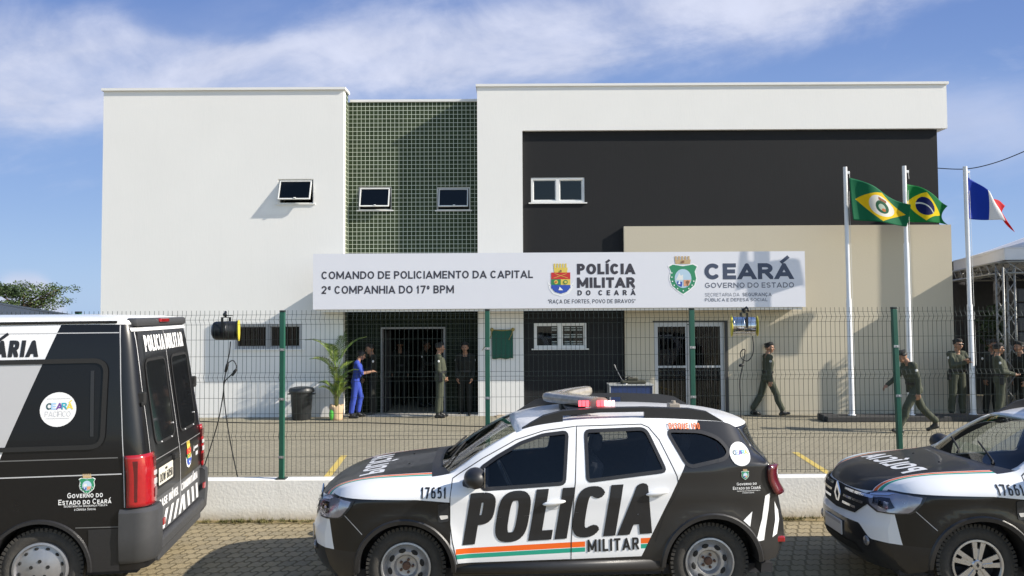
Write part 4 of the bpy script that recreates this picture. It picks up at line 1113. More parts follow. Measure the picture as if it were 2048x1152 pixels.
    for sg in (-1, 1):
        q = MB(); rws = []
        for i in range(9):
            z_ = .92 + .255 * i / 8; xo = 3.235 - (z_ - .92) * .25 - .035 * sin(pi * i / 8)
            row = []
            for j in range(7):
                t = j / 6; xx = xo - .055 + .10 * t; yy = .80 - .11 * t * t
                if t < .5 or True:
                    yy = min(yy, .81)
                row.append((xx + .012, sg * (Wd(min(xo - .03, 3.2), z_) + .012 - .10 * t ** 2), z_))
            rws.append(row)
        q.grid(rws); lo = q.build('tail_lamp', tail_dark, root, smooth=True); md = lo.modifiers.new('thickness', 'SOLIDIFY'); md.thickness = .05; md.offset = 0
    q = MB(); q.box((3.20, -.785, .50), (3.285, -.68, .55), bev=.01); q.build('rear_reflector', tail_red, root)
    # ---- roof rails
    for sg in (-1, 1):
        zr = lambda x_: body.hit((x_, sg * .58, 3), (0, 0, -1))[0].z
        q = MB(); up = [(1.0, -.01, .006), (1.08, .012, .018), (1.2, .032, .032), (1.37, .050, .030), (1.7, .052, .024), (2.1, .050, .024), (2.5, .050, .028), (2.66, .036, .030), (2.76, .010, .018), (2.81, -.008, .006)]
        for k, (xa, dz_, th) in enumerate(up[:-1]):
            xb, dz2, th2 = up[k + 1]; lo = 0 if (xa < 1.36 or xb > 2.2) else 1
            y0, y1 = sg * .575, sg * .625; za, zb2 = zr(xa) + .036 * sstep(1.0, 1.25, xa) * sstep(2.81, 2.62, xa), zr(xb) + .036 * sstep(1.0, 1.25, xb) * sstep(2.81, 2.62, xb)
            ba, bb = (za - .07, zb2 - .07) if not lo else (za + dz_ - th - .012, zb2 + dz2 - th2 - .012)
            q.add([(xa, y0, ba), (xa, y1, ba), (xb, y1, bb), (xb, y0, bb), (xa, y0, za + dz_ + .008), (xa, y1, za + dz_ + .002), (xb, y1, zb2 + dz2 + .002), (xb, y0, zb2 + dz2 + .008)], [(0, 1, 2, 3), (4, 5, 6, 7), (0, 1, 5, 4), (1, 2, 6, 5), (2, 3, 7, 6), (3, 0, 4, 7)])
        q.build('roof_rail', dark_trim, root)
    # ---- light bar
    lb_m = plain('beacon_lens', (.30, .27, .225), .2, .0, coat=1, vary=.5, scale=18)
    lb = MB(); zr = 1.585
    lb.box((1.40, -.10, zr - .02), (1.62, .10, zr + .05), bev=.01); lb.box((1.42, -.5, zr + .03), (1.60, .5, zr + .055), bev=.008)
    for yy in (-.42, .42): lb.box((1.46, yy - .03, zr - .06), (1.52, yy + .03, zr + .05), bev=.006)
    lbo = lb.build('light_bar', dark_trim, root)
    cl = MB()
    for sg in (-1, 1):
        sec = []
        for k in range(13):
            t = k / 12; cx = 1.37 + .34 * t ** 1.15; cy = sg * (.02 + .50 * t)
            hw = .17 * (1 - .25 * t) if t < .93 else .10; 
            ring = []
            for j in range(14):
                q_ = 2 * pi * j / 14; cq, sq = cos(q_), sin(q_)
                ring.append((cx + hw * math.copysign(abs(cq) ** .7, cq) * .8, cy, zr + .104 + .050 * math.copysign(abs(sq) ** .6, sq)))
            sec.append(ring)
        o_ = len(cl.v); cl.grid(sec, closed=True); cl.f += [tuple(range(o_, o_ + 14))[::-1], tuple(range(len(cl.v) - 14, len(cl.v)))]; cl.mi += [0, 0]
    cl.build('beacon_lens', lb_m, lbo, angle=50)
    lit = plain('beacon_lit', (.8, .05, .07), .3, emit=((1, .10, .13), 1.6), vary=.3, scale=60); lit2 = plain('beacon_hot', (.9, .5, .5), .3, emit=((1, .45, .45), 1.6), vary=.3, scale=60)
    for k in range(10):
        t = k / 9; xx = 1.50 + .30 * t
        if k in (3, 4): continue
        q = MB(); q.box((xx + .02, -.546, zr + .074), (xx + .047, -.530, zr + .126), 0, bev=.003); q.build('flashing_led', lit2 if k > 6 else lit, lbo)
    q = MB(); q.box((2.36, -.46, 1.575), (2.46, -.36, 1.665), bev=.006); q.box((2.31, -.47, 1.565), (2.52, -.34, 1.58), 1); q.tube([(2.41, -.41, 1.66), (2.41, -.41, 1.69)], .02, 8, 0)
    q.build('antenna_mount', [plain('mount_tan', (.30, .26, .21), .6), txtwhite], root)
    # ---- underside, wheel wells, cabin
    q = MB(); q.box((-.62, -.70, .22), (3.2, .70, .30)); q.box((.42, -.82, .26), (2.18, .82, .34)); q.build('floor_pan', liner, root)
    for c in (0, 2.62):
        for sg in (-1, 1):
            q = MB(); rows = [[(c + .43 * cos(R(a)), sg * yy, .335 + .43 * sin(R(a))) for a in range(-10, 191, 10)] for yy in (.845, .55)]
            q.grid(rows); q.add([(c + .43 * cos(R(a)), sg * .55, .335 + .43 * sin(R(a))) for a in range(-10, 191, 10)], [tuple(range(21))]); q.build('wheel_well', gap_m, root, smooth=False)
            make_wheel(root, Vector((c, sg * .775, .335)), sg, .338, .205, .21, wheels)
    q = MB(); q.box((.36, -.74, .60), (.72, .74, .98), bev=.05); q.box((-.3, -.6, .4), (.36, .6, .75)); q.build('dashboard', liner, root)
    q = MB(); Ms = Matrix.Translation((.88, -.37, .98)) @ Matrix.Rotation(R(65), 4, 'Y'); q.tube([Ms @ Vector((.18 * cos(2 * pi * i / 24), .18 * sin(2 * pi * i / 24), 0)) for i in range(25)], .014, 6); q.tube([Ms @ Vector((-.17, 0, 0)), Ms @ Vector((.17, 0, 0))], .02, 6); q.build('steering_wheel', dark_trim, root)
    seat_m = plain('seat_cloth', (.035, .035, .04), .9, vary=.3, scale=50)
    for cx, cy, w in ((1.32, -.37, .25), (1.32, .37, .25), (2.12, 0, .64)):
        q = MB(); q.box((cx - .28, cy - w, .48), (cx + .22, cy + w, .68), bev=.05); q.box((-.06, -w, 0), (.08, w, .56), 0, Matrix.Translation((cx + .20, cy, .64)) @ Matrix.Rotation(.28, 4, 'Y'), bev=.05)
        for hy in ((0,) if w < .4 else (-.4, .4)): q.box((-.05, hy - .12, .62), (.05, hy + .12, .78), 0, Matrix.Translation((cx + .22, cy, .64)) @ Matrix.Rotation(.22, 4, 'Y'), bev=.04)
        q.build('seat', seat_m, root)
    return root
def body_out(body, V, F_, mp, off, name, mat, parent):
    'lay a part on the shell casting outwards from inside'
    V, F_ = subdivided(V, F_, .045); mb = MB(); idx = {}
    for i, (a, b) in enumerate(V):
        o, d = mp(a, b); l, nr, _i, _d = body.t.ray_cast(Vector(o), Vector(d).normalized())
        if l is None: continue
        if nr.dot(Vector(d)) < 0: nr = -nr
        idx[i] = len(mb.v); mb.v.append(tuple(l + nr * off))
    for f in F_:
        if all(i in idx for i in f): mb.f.append(tuple(idx[i] for i in f)); mb.mi.append(0)
    return mb.build(name, mat, parent, smooth=True)
car_a = make_car('police_car', 'white and black police car in the middle with steel wheels and number 17651', (-.946, 7.49, 0), R(1.9), '17651', 'steel')
car_b = make_car('police_car', 'white and black police car cut by the right edge, alloy wheels, number 17661', (3.945 + .028, 6.664 + .79, 0), R(-2), '17661', 'alloy')
car_b.rotation_euler = (-R(1.3), 0, R(-2)); car_b.location.z = -.015      # kerbside wheels a little lower on the cambered street

# ------------------------------------------------------------------ the van: horizontal contours stacked from sill to roof
def make_van():
    yaw = R(8.3)
    root = empty('police_van', 'black and white police van seen from behind its rear doors, cut by the left edge', 'police van', (-4.04 - sin(yaw) * .95, 6.70 + cos(yaw) * .95, 0), yaw)
    hw = pchip([.22, .45, .8, 1.28, 1.7, 2.1, 2.36, 2.42], [.955, .985, 1.0, 1.0, .965, .915, .875, .86])
    xr = pchip([.22, .8, 1.1, 1.3, 1.8, 2.38, 2.42], [.86, .872, .868, .845, .775, .69, .68])
    xf = pchip([.22, .6, .95, 1.15, 1.3, 2.2, 2.42], [-3.95, -4.02, -3.95, -3.55, -3.35, -2.55, -2.2])
    def contour(z, k=1.0, n=8):
        w, a, b = hw(z) * k, xf(z) * (k if k < 1 else 1), xr(z) - (1 - k) * .9; rc, rf = .13, .35
        pts = []
        xs = np.arange(a + rf, b - rc, .05).tolist()
        for x_ in np.linspace(a + rf, b - rc, 84): pts.append((x_, -w, z))
        for i in range(1, n + 1): q = -pi / 2 + pi / 2 * i / n; pts.append((b - rc + rc * cos(q), -w + rc + rc * sin(q), z))
        for y_ in np.linspace(-w + rc, w - rc, 22)[1:-1]: pts.append((b + .012 * (1 - (y_ / w) ** 2) , y_, z))
        for i in range(n + 1): q = pi / 2 * i / n; pts.append((b - rc + rc * cos(q), w - rc + rc * sin(q), z))
        for x_ in np.linspace(b - rc, a + rf, 84)[1:]: pts.append((x_, w, z))
        for i in range(1, n + 1): q = pi / 2 + pi / 2 * i / n; pts.append((a + rf + rf * cos(q), w - rf + rf * sin(q), z))
        for y_ in np.linspace(w - rf, -w + rf, 22)[1:-1]: pts.append((a - .03 * (1 - (y_ / w) ** 2), y_, z))
        for i in range(n): q = pi + pi / 2 * i / n; pts.append((a + rf + rf * cos(q), -w + rf + rf * sin(q), z))
        return pts
    zs = [.30] + list(np.linspace(.34, 2.36, 62)) + [2.39, 2.42]
    rows = [contour(z) for z in zs]
    def side_c(M, x, y, z):
        white = x < .093 + (z - 2.4) * .3625
        rear = x > .60
        return lay(M, BLACK, (white & rear.inv(), (.72, .72, .73)))
    paint = car_paint('van_paint', side_c, .55, .3)
    roofp = car_paint('van_roof_paint', lambda M, x, y, z: M.mix(0.0, (.76, .76, .75), WHITE))
    mb = MB(); mb.grid(rows, closed=True)
    arches = [(0, .345), (-3.15, .345)]
    AR = .405
    def keep(f):
        c = [sum(mb.v[i][k] for i in f) / 4 for k in range(3)]
        return not (abs(c[1]) > .8 and any(hypot(c[0] - a, c[2] - b) < AR for a, b in arches))
    shell = MB(); shell.v = mb.v; shell.f = list(mb.f); shell.mi = list(mb.mi)
    k_ = [f for f in mb.f if keep(f)]; mb.f = k_; mb.mi = [0] * len(k_)
    bodyo = mb.build('body', paint, root, smooth=True)
    # roof cap
    rf = MB(); rr = [contour(2.421), [(p[0] * .995 - .004, p[1] * .985, 2.45) for p in contour(2.42)], [(p[0] * .975 - .015, p[1] * .93, 2.475) for p in contour(2.42)], [(p[0] * .9 - .06, p[1] * .75, 2.495) for p in contour(2.42)], [(p[0] * .5 - .4, p[1] * .3, 2.51) for p in contour(2.42)]]
    rf.grid(rr, closed=True); n = len(rr[0]); rf.f.append(tuple(range(len(rf.v) - n, len(rf.v)))); rf.mi.append(0)
    rf.build('roof', roofp, root, smooth=True)
    body = Body([shell]); sd_ = body.side()
    rear = lambda a, b: ((3, a, b), (-1, 0, 0))
    pale = plain('pale_edge', (.45, .45, .46), .5, vary=0); white_t = plain('livery_white', (.75, .75, .75), .4)
    blk_t = plain('livery_black', (.015, .015, .017), .4)
    grey_pl = plain('bumper_grey', (.042, .043, .046), .55, vary=.15, scale=20)
    def ub(polys, mp, off, nm, m, par=root, step=.06): V, F_ = union2d(polys); return body.lay(V, F_, mp, off, nm, m, par, step)
    # gutter line, belt ridges, seams
    def strip(pts, mp, w, off, nm, m, par=root, step=.04): return body.ribbon(dense(pts, step, False), mp, w, off, nm, m, par)
    q = MB(); q.tube([(-2.2, -.875, 2.44), (-.4, -.868, 2.437), (.56, -.858, 2.443)], .013, 6); q.build('roof_gutter', gap_m, root)
    strip([(-2.2, 2.345), (.585, 2.348)], sd_, .008, .002, 'side_seam', pale)
    strip([(-3.0, 1.272), (.63, 1.274)], sd_, .010, .003, 'swage_line', plain('edge_dark', (.12, .12, .12), .4, vary=0))
    strip([(-3.0, 1.128), (.663, 1.134)], sd_, .010, .004, 'swage_line', pale)
    strip([(.587, 2.413), (.605, 2.2), (.624, 1.93), (.65, 1.6), (.674, 1.29), (.69, .845)], sd_, .007, .002, 'side_seam', pale)
    strip([(.296, .689), (.652, .683)], sd_, .008, .003, 'sill_seam', plain('edge_dark', (.12, .12, .12), .4, vary=0))
    # blind window panel with its raised rim
    win = rounded([(-1.05, 2.096), (.500, 2.106), (.505, 1.372), (-1.05, 1.365)], .11, 6)
    pm = car_paint('van_panel_paint', lambda M, x, y, z: lay(M, (.008, .008, .009), (x < .093 + (z - 2.4) * .3625, (.42, .42, .43))), 0.12, .3)
    sw = ub([win], sd_, .004, 'side_window', pm)
    body.ribbon(dense(win, .03), sd_, .040, .014, 'window_seal', gap_m, sw, True)
    strip([(.39, 2.02), (.415, 1.46)], sd_, .030, .008, 'window_slide', plain('edge_soft', (.02, .02, .021), .4, vary=0), sw)
    # lettering and stickers on the side
    def st(t, x0, x1, z0, z1, m, par=root, mp=sd_, off=.003, slope=0.0, **k):
        V, F_, L = text2d(t, z1 - z0, total=abs(x1 - x0), **k); V, F_ = subdivided(V, F_, .03)
        return body.lay([(x0 + a, z0 + b + slope * a) for a, b in V], F_, mp, off, 'lettering', m, par, 0)
    st('COMUNITÁRIA', -.80 - .30, -.066, 2.145, 2.289, blk_t, width=.62, weight=.24, gap=.1, p=3, slant=.06)
    ck = ub([circle2d(.131, 1.695, .146)], sd_, .006, 'sticker', white_t)
    hues = [(.02, .08, .09), (.35, .55, .8), (.16, .05, .30), (.03, .35, .45), (.75, .6, .08)]
    for i, ch in enumerate('CEARÁ'):
        V, F_, L = text2d(ch, .056, width=.85, weight=.2); V, F_ = subdivided(V, F_, .03)
        body.lay([(.035 + .041 * i + a, 1.695 + b) for a, b in V], F_, sd_, .008, 'lettering', plain('van_sticker_hue_%s' % ch, hues[i], .5, vary=0), ck, 0)
    gs = plain('sticker_grey', (.55, .55, .57), .5, vary=0)
    st('PACÍFICO', .03, .235, 1.635, 1.68, gs, ck, off=.008, width=.85, weight=.08)
    for zz in (1.785, 1.618): ub([rect(.04, zz, .225, zz + .004)], sd_, .008, 'rule', gs, ck)
    for k, (m, polys) in enumerate(state_crest()):
        if k < 8: ub([[(.385 + a * .125, 1.045 + b * .125) for a, b in p] for p in polys], sd_, .003 + .001 * k, 'crest', m)
    for t, x0, x1, zz, hh, kw in (('Governo do', .228, .513, .943, .045, {}), ('Estado do Ceará', .158, .582, .888, .045, {}), ('Secretaria da Segurança Pública', .20, .55, .866, .020, dict(slant=.2)), ('e Defesa Social', .285, .46, .836, .020, dict(slant=.2))):
        st(t, x0, x1, zz, zz + hh, white_t, width=.9, weight=.17 if hh > .03 else .14, gap=.16, **kw)
    # ---- rear doors
    seam = plain('bright_seam', (.55, .55, .56), .45, vary=0)
    strip([(-.87, 2.37), (.86, 2.37)], rear, .030, .012, 'door_gutter', white_t)
    for sg in (-1, 1):
        strip([(sg * .80, 2.35), (sg * .835, 1.9), (sg * .855, 1.3), (sg * .86, .62)], rear, .007, .003, 'door_seam', seam)
    strip([(-.035, 2.36), (-.02, 1.4), (-.01, .60)], rear, .009, .003, 'door_seam', seam)
    rg = glass('van_rear_glass', (.10, .10, .11), .9) if False else plain('smoked_glass', (.012, .013, .015), .06, coat=1, vary=0)
    for sg, (a, b) in ((-1, (-.70, -.12)), (1, (.08, .68))):
        d = rounded([(a, 2.09), (b, 2.09), (b + .03 * sg * 0, 1.33), (a - .0, 1.33)], .09, 5)
        wi = ub([d], rear, .004, 'rear_window', rg); body.ribbon(dense(d, .03), rear, .026, .007, 'window_seal', gap_m, wi, True)
        wl = MB()
        for (yy, zz) in ((a + .15, 1.33), (b - .12, 1.33), (b - .03, 1.45)): l0, n0 = body.hit((3, yy, zz), (-1, 0, 0)); wl.ball(l0 + n0 * .01, .008)
        wl.build('window_clip', seam, wi)
        strip([(sg * .84, 1.20), (sg * .05 - .01, 1.20)], rear, .007, .003, 'press_line', plain('edge_soft2', (.22, .22, .22), .4, vary=0))
        q = MB(); l0, n0 = body.hit((3, sg * .84, 1.76), (-1, 0, 0)); q.box((l0.x - .03, sg * .86 - .03, 1.71), (l0.x + .03, sg * .86 + .03, 1.82), bev=.012); q.box((l0.x + .0, sg * .86 - .045, 1.70), (l0.x + .02, sg * .86 + .045, 1.735), bev=.006); q.build('door_hinge', gap_m, root)
        q = MB(); l0, n0 = body.hit((3, sg * .845, .62), (-1, 0, 0)); q.box((l0.x - .03, sg * .88 - .04, .70), (l0.x + .02, sg * .88 + .03, .78), bev=.012); q.build('door_hinge', gap_m, root)
    st('POLICIA', -.64, -.06, 2.165, 2.315, white_t, mp=rear, width=.5, weight=.21, gap=.09, p=3)
    st('MILITAR', -.015, .62, 2.165, 2.315, white_t, mp=rear, width=.5, weight=.21, gap=.09, p=3)
    st('BASE MÓVEL', -.67, -.09, .745, .822, white_t, mp=rear, width=.5, weight=.2, gap=.1, p=3)
    st('COMUNITÁRIA', .02, .66, .745, .822, white_t, mp=rear, width=.5, weight=.2, gap=.1, p=3)
    # number plate recess and plate
    ub([rounded([(-.82, 1.16), (-.20, 1.16), (-.20, .93), (-.82, .93)], .03)], rear, .004, 'plate_recess', gap_m)
    pl = ub([rounded([(-.74, 1.12), (-.32, 1.12), (-.32, .965), (-.74, .965)], .015)], rear, .018, 'number_plate', plain('plate_cream', (.66, .62, .52), .45, vary=.06))
    st('OOW 6058', -.715, -.345, .985, 1.062, blk_t, pl, mp=rear, off=.021, width=.6, weight=.16, gap=.14, p=3)
    ub([rect(-.56, 1.078, -.50, 1.10)], rear, .021, 'plate_mark', blk_t, pl)
    q = MB(); l0, n0 = body.hit((3, -.30, 1.13), (-1, 0, 0)); q.box((l0.x, -.30, 1.12), (l0.x + .04, -.20, 1.17), bev=.008); q.build('door_handle', gap_m, root)
    for k, (m, polys) in enumerate(police_crest()):
        if k < 11: ub([[(.30 + a * .24, 1.05 + b * .24) for a, b in p] for p in polys], rear, .003 + .001 * k, 'crest', m)
    st('AMERICAS', .47, .66, 1.06, 1.10, seam, mp=rear, width=.6, weight=.2, slant=.2) if False else None
    ub([rect(.58, 1.0, .67, 1.04), [(.48, 1.06), (.51, 1.12), (.53, 1.06)], rect(.53, 1.075, .68, 1.10)], rear, .004, 'badge', seam)
    # chevrons on the grey skirt of the doors
    sk = ub([rect(-.82, .52, .82, .86)], rear, .0025, 'door_skirt', plain('skirt_grey', (.075, .077, .08), .45, vary=.2, scale=12))
    for k in range(9):
        c = -.72 + .175 * k; sl = .10 if c < 0 else -.06
        ub([[(c - .045, .535), (c + .035, .535), (c + .035 + sl, .70), (c - .045 + sl, .70)]], rear, .005, 'chevron', white_t, sk)
    # tail lamps round the corners
    for sg in (-1, 1):
        rows_l = []
        for i in range(15):
            z = .845 + .445 * i / 14; w, b = hw(z), xr(z); rc = .13; row = []
            row.append((b - rc - .03, sg * (w + .004), z))
            for j in range(9): q_ = -pi / 2 + pi / 2 * j / 8; row.append((b - rc + (rc + .01) * cos(q_), sg * (w - rc - (rc + .01) * sin(q_)) if False else sg * (w - rc + (rc + .01) * -sin(q_)), z))
            row.append((b + .012, sg * (w - rc - .045), z)); rows_l.append(row)
        q = MB(); q.grid(rows_l); lp = q.build('tail_lamp', tail_red, root, smooth=True); lp.modifiers.new('thickness', 'SOLIDIFY').thickness = .03
        lp.modifiers[0].offset = 0
        for z0, z1, m in ((1.09, 1.13, tail_white), (1.01, 1.06, tail_white), (.90, .98, tail_dark), (1.16, 1.25, tail_dark)):
            q = MB(); z = (z0 + z1) / 2; q.box((xr(z) + .02, sg * (hw(z) - .185), z0), (xr(z) + .032, sg * (hw(z) - .12), z1), bev=.004); q.build('lamp_cell', m, lp)
        q = MB(); z = 1.06; q.box((xr(z) - .12, sg * (hw(z) + .016), .89), (xr(z) - .07, sg * (hw(z) + .022), 1.24), bev=.003); q.build('lamp_cell', tail_dark, lp)
    # bumpers: grey corner pieces and the step between them
    for sg in (-1, 1):
        rows_b = []
        for z, g in ((.36, .02), (.40, .045), (.60, .05), (.80, .045), (.83, .02)):
            w, b = hw(z) + g - .015, xr(z) + g + .02; rc = .16; row = [(.64, sg * (w - .03), z), (.65, sg * w, z)]
            for j in range(9): q_ = -pi / 2 + pi / 2 * j / 8; row.append((b - rc + rc * cos(q_), sg * (w - rc - rc * sin(q_)), z))
            row += [(b, sg * (w - .26), z), (b - .08, sg * (w - .275), z)]; rows_b.append(row)
        q = MB(); q.grid(rows_b); n_ = len(rows_b[0]); q.f += [tuple(range(n_)), tuple(range(len(q.v) - n_, len(q.v)))]; q.mi += [0, 0]
        bc = q.build('bumper_corner', grey_pl, root, smooth=False, angle=40)
        q = MB(); q.box((.925, sg * .70, .62), (.945, sg * .765, .68), bev=.004); q.build('rear_reflector', tail_red, root)
    q = MB(); q.box((.80, -.76, .40), (.935, .76, .505), bev=.02); q.box((.80, -.74, .30), (.90, .74, .40), bev=.01); q.build('rear_step', grey_pl, root)
    # cap over the doors with the high brake lamp
    q = MB(); q.box((.60, -.80, 2.395), (.715, .80, 2.475), bev=.028); q.build('roof_fairing', grey_pl, root, angle=40)
    q = MB(); q.box((.70, -.18, 2.43), (.735, .10, 2.468), bev=.01); q.build('brake_lamp', tail_red, root)
    # lower side, arches, wheels
    for a, b in arches:
        for sg in (-1, 1):
            q = MB(); ring = [(a + AR * cos(R(t)), b + AR * sin(R(t))) for t in range(-6, 187, 6)]
            q.grid([[(x_, sg * (hw(max(z_, .3)) + e), z_) for x_, z_ in ((a + (AR + d) * cos(R(t)), b + (AR + d) * sin(R(t))) for t in range(-6, 187, 6))] for d, e in ((-.012, -.25), (-.012, .018), (.014, .018), (.022, .0))])
            q.build('arch_trim', paint if False else dark_trim, root, smooth=False)
            q = MB(); q.add([(x_, sg * .62, z_) for x_, z_ in ring], [tuple(range(len(ring)))]); q.build('wheel_well', gap_m, root)
            make_wheel(root, Vector((a, sg * .935, .338)), sg, .340, .215, .22, 'cover')
    q = MB(); q.box((-3.8, -.85, .24), (.75, .85, .32)); q.build('floor_pan', liner, root)
    lo = MB(); lo.grid([[(x_, -hw(z) - .006, z) for x_ in np.linspace(.40, .645, 6)] for z in (.30, .45, .67)]); lo.build('side_skirt', dark_trim, root, smooth=True)
    # cab, outside the frame
    for sg in (-1, 1):
        mpn = lambda a, b, g=sg: ((a, 3 * g, b), (0, -g, 0))
        ub([rounded([(-3.0, 1.36), (-2.15, 1.36), (-2.15, 2.05), (-2.45, 2.05)], .08)], mpn, .006, 'cab_window', rg)
    mpf = lambda a, b: ((-5, a, b), (1, 0, 0))
    ub([rounded([(-.78, 1.36), (.78, 1.36), (.72, 2.15), (-.72, 2.15)], .08)], mpf, .006, 'windscreen', rg, step=.08)
    for sg in (-1, 1): ub([rounded([(sg * .45, .82), (sg * .78, .86), (sg * .78, 1.02), (sg * .5, .98)][::sg], .04)], mpf, .008, 'headlight', plain('reflector_grey', (.62, .62, .68)), step=.06)
    ub([rounded([(-.4, .75), (.4, .75), (.4, .95), (-.4, .95)], .03)], mpf, .006, 'grille', gap_m)
    return root
make_van()

# ================================================================== people
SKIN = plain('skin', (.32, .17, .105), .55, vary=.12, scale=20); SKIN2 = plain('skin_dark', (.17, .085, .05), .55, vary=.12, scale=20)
OLIVE = plain('olive_cloth', (.050, .056, .036), .9, vary=.3, scale=9, bump=.3, bscale=25); OLIVE_SHADED = plain('olive_shaded_cloth', (.011, .012, .009), .9, vary=.3, scale=9, bump=.3, bscale=25)  # second cloth: same olive, darkened in colour for officers standing in shade
BLUEC = plain('blue_scrubs', (.025, .055, .34), .85, vary=.2, scale=9, bump=.3, bscale=25)
BOOT = plain('boot_leather', (.010, .010, .010), .45); HAIRM = plain('hair', (.012, .010, .009), .6)
CAPM = plain('cap_cloth', (.012, .012, .012), .85); EYEM = plain('eye_dark', (.01, .01, .01), .2, vary=0); LIPM = plain('lip', (.22, .08, .06), .5, vary=0)
PALE = plain('badge_pale', (.6, .6, .58), .6, vary=0); BELTM = plain('belt_black', (.008, .008, .008), .5); TAUPE = plain('taupe_cloth', (.10, .085, .06), .9, vary=.2)
def sph(u, v): return Vector((cos(v) * cos(u), cos(v) * sin(u), sin(v)))
class Fig:
    def __init__(s): s.mb = MB(); s.pr = []
    def cap(s, a, b, ra, rb, tag, flat=1.0):
        a, b = Vector(a), Vector(b); d = (b - a); L = d.length; d = d / L if L > 1e-6 else Vector((0, 0, 1))
        e = Vector((0, 1, 0)) if abs(d.y) < .9 else Vector((1, 0, 0)); e = (e - d * e.dot(d)).normalized(); f = d.cross(e)
        n = 12; rows = []
        for i in range(5): t = -pi / 2 + pi / 2 * i / 5 if i else -pi / 2 + .02; rows.append((a + d * ra * sin(t), ra * cos(t)))
        for i in range(5): t = pi / 2 * i / 5; rows.append((b + d * rb * sin(t), rb * cos(t)))
        rows.append((b + d * rb, rb * .02))
        o = len(s.mb.v)
        s.mb.grid([[c + (e * cos(2 * pi * j / n) * flat + f * sin(2 * pi * j / n)) * r for j in range(n)] for c, r in rows], closed=True)
        s.mb.f += [tuple(range(o, o + n))[::-1], tuple(range(len(s.mb.v) - n, len(s.mb.v)))]; s.mb.mi += [0, 0]
        s.pr.append((a, b, ra, rb, tag))
    def ell(s, c, r, tag, rot=None):
        s.mb.ball(c, r, 0, None, 14, 10, rot); m = (r[0] + r[1] + r[2]) / 3; s.pr.append((Vector(c), Vector(c) + Vector((0, 0, 1e-3)), m, m, tag))
def rotY(v, a): return Vector((v.x * cos(a) + v.z * sin(a), v.y, -v.x * sin(a) + v.z * cos(a)))
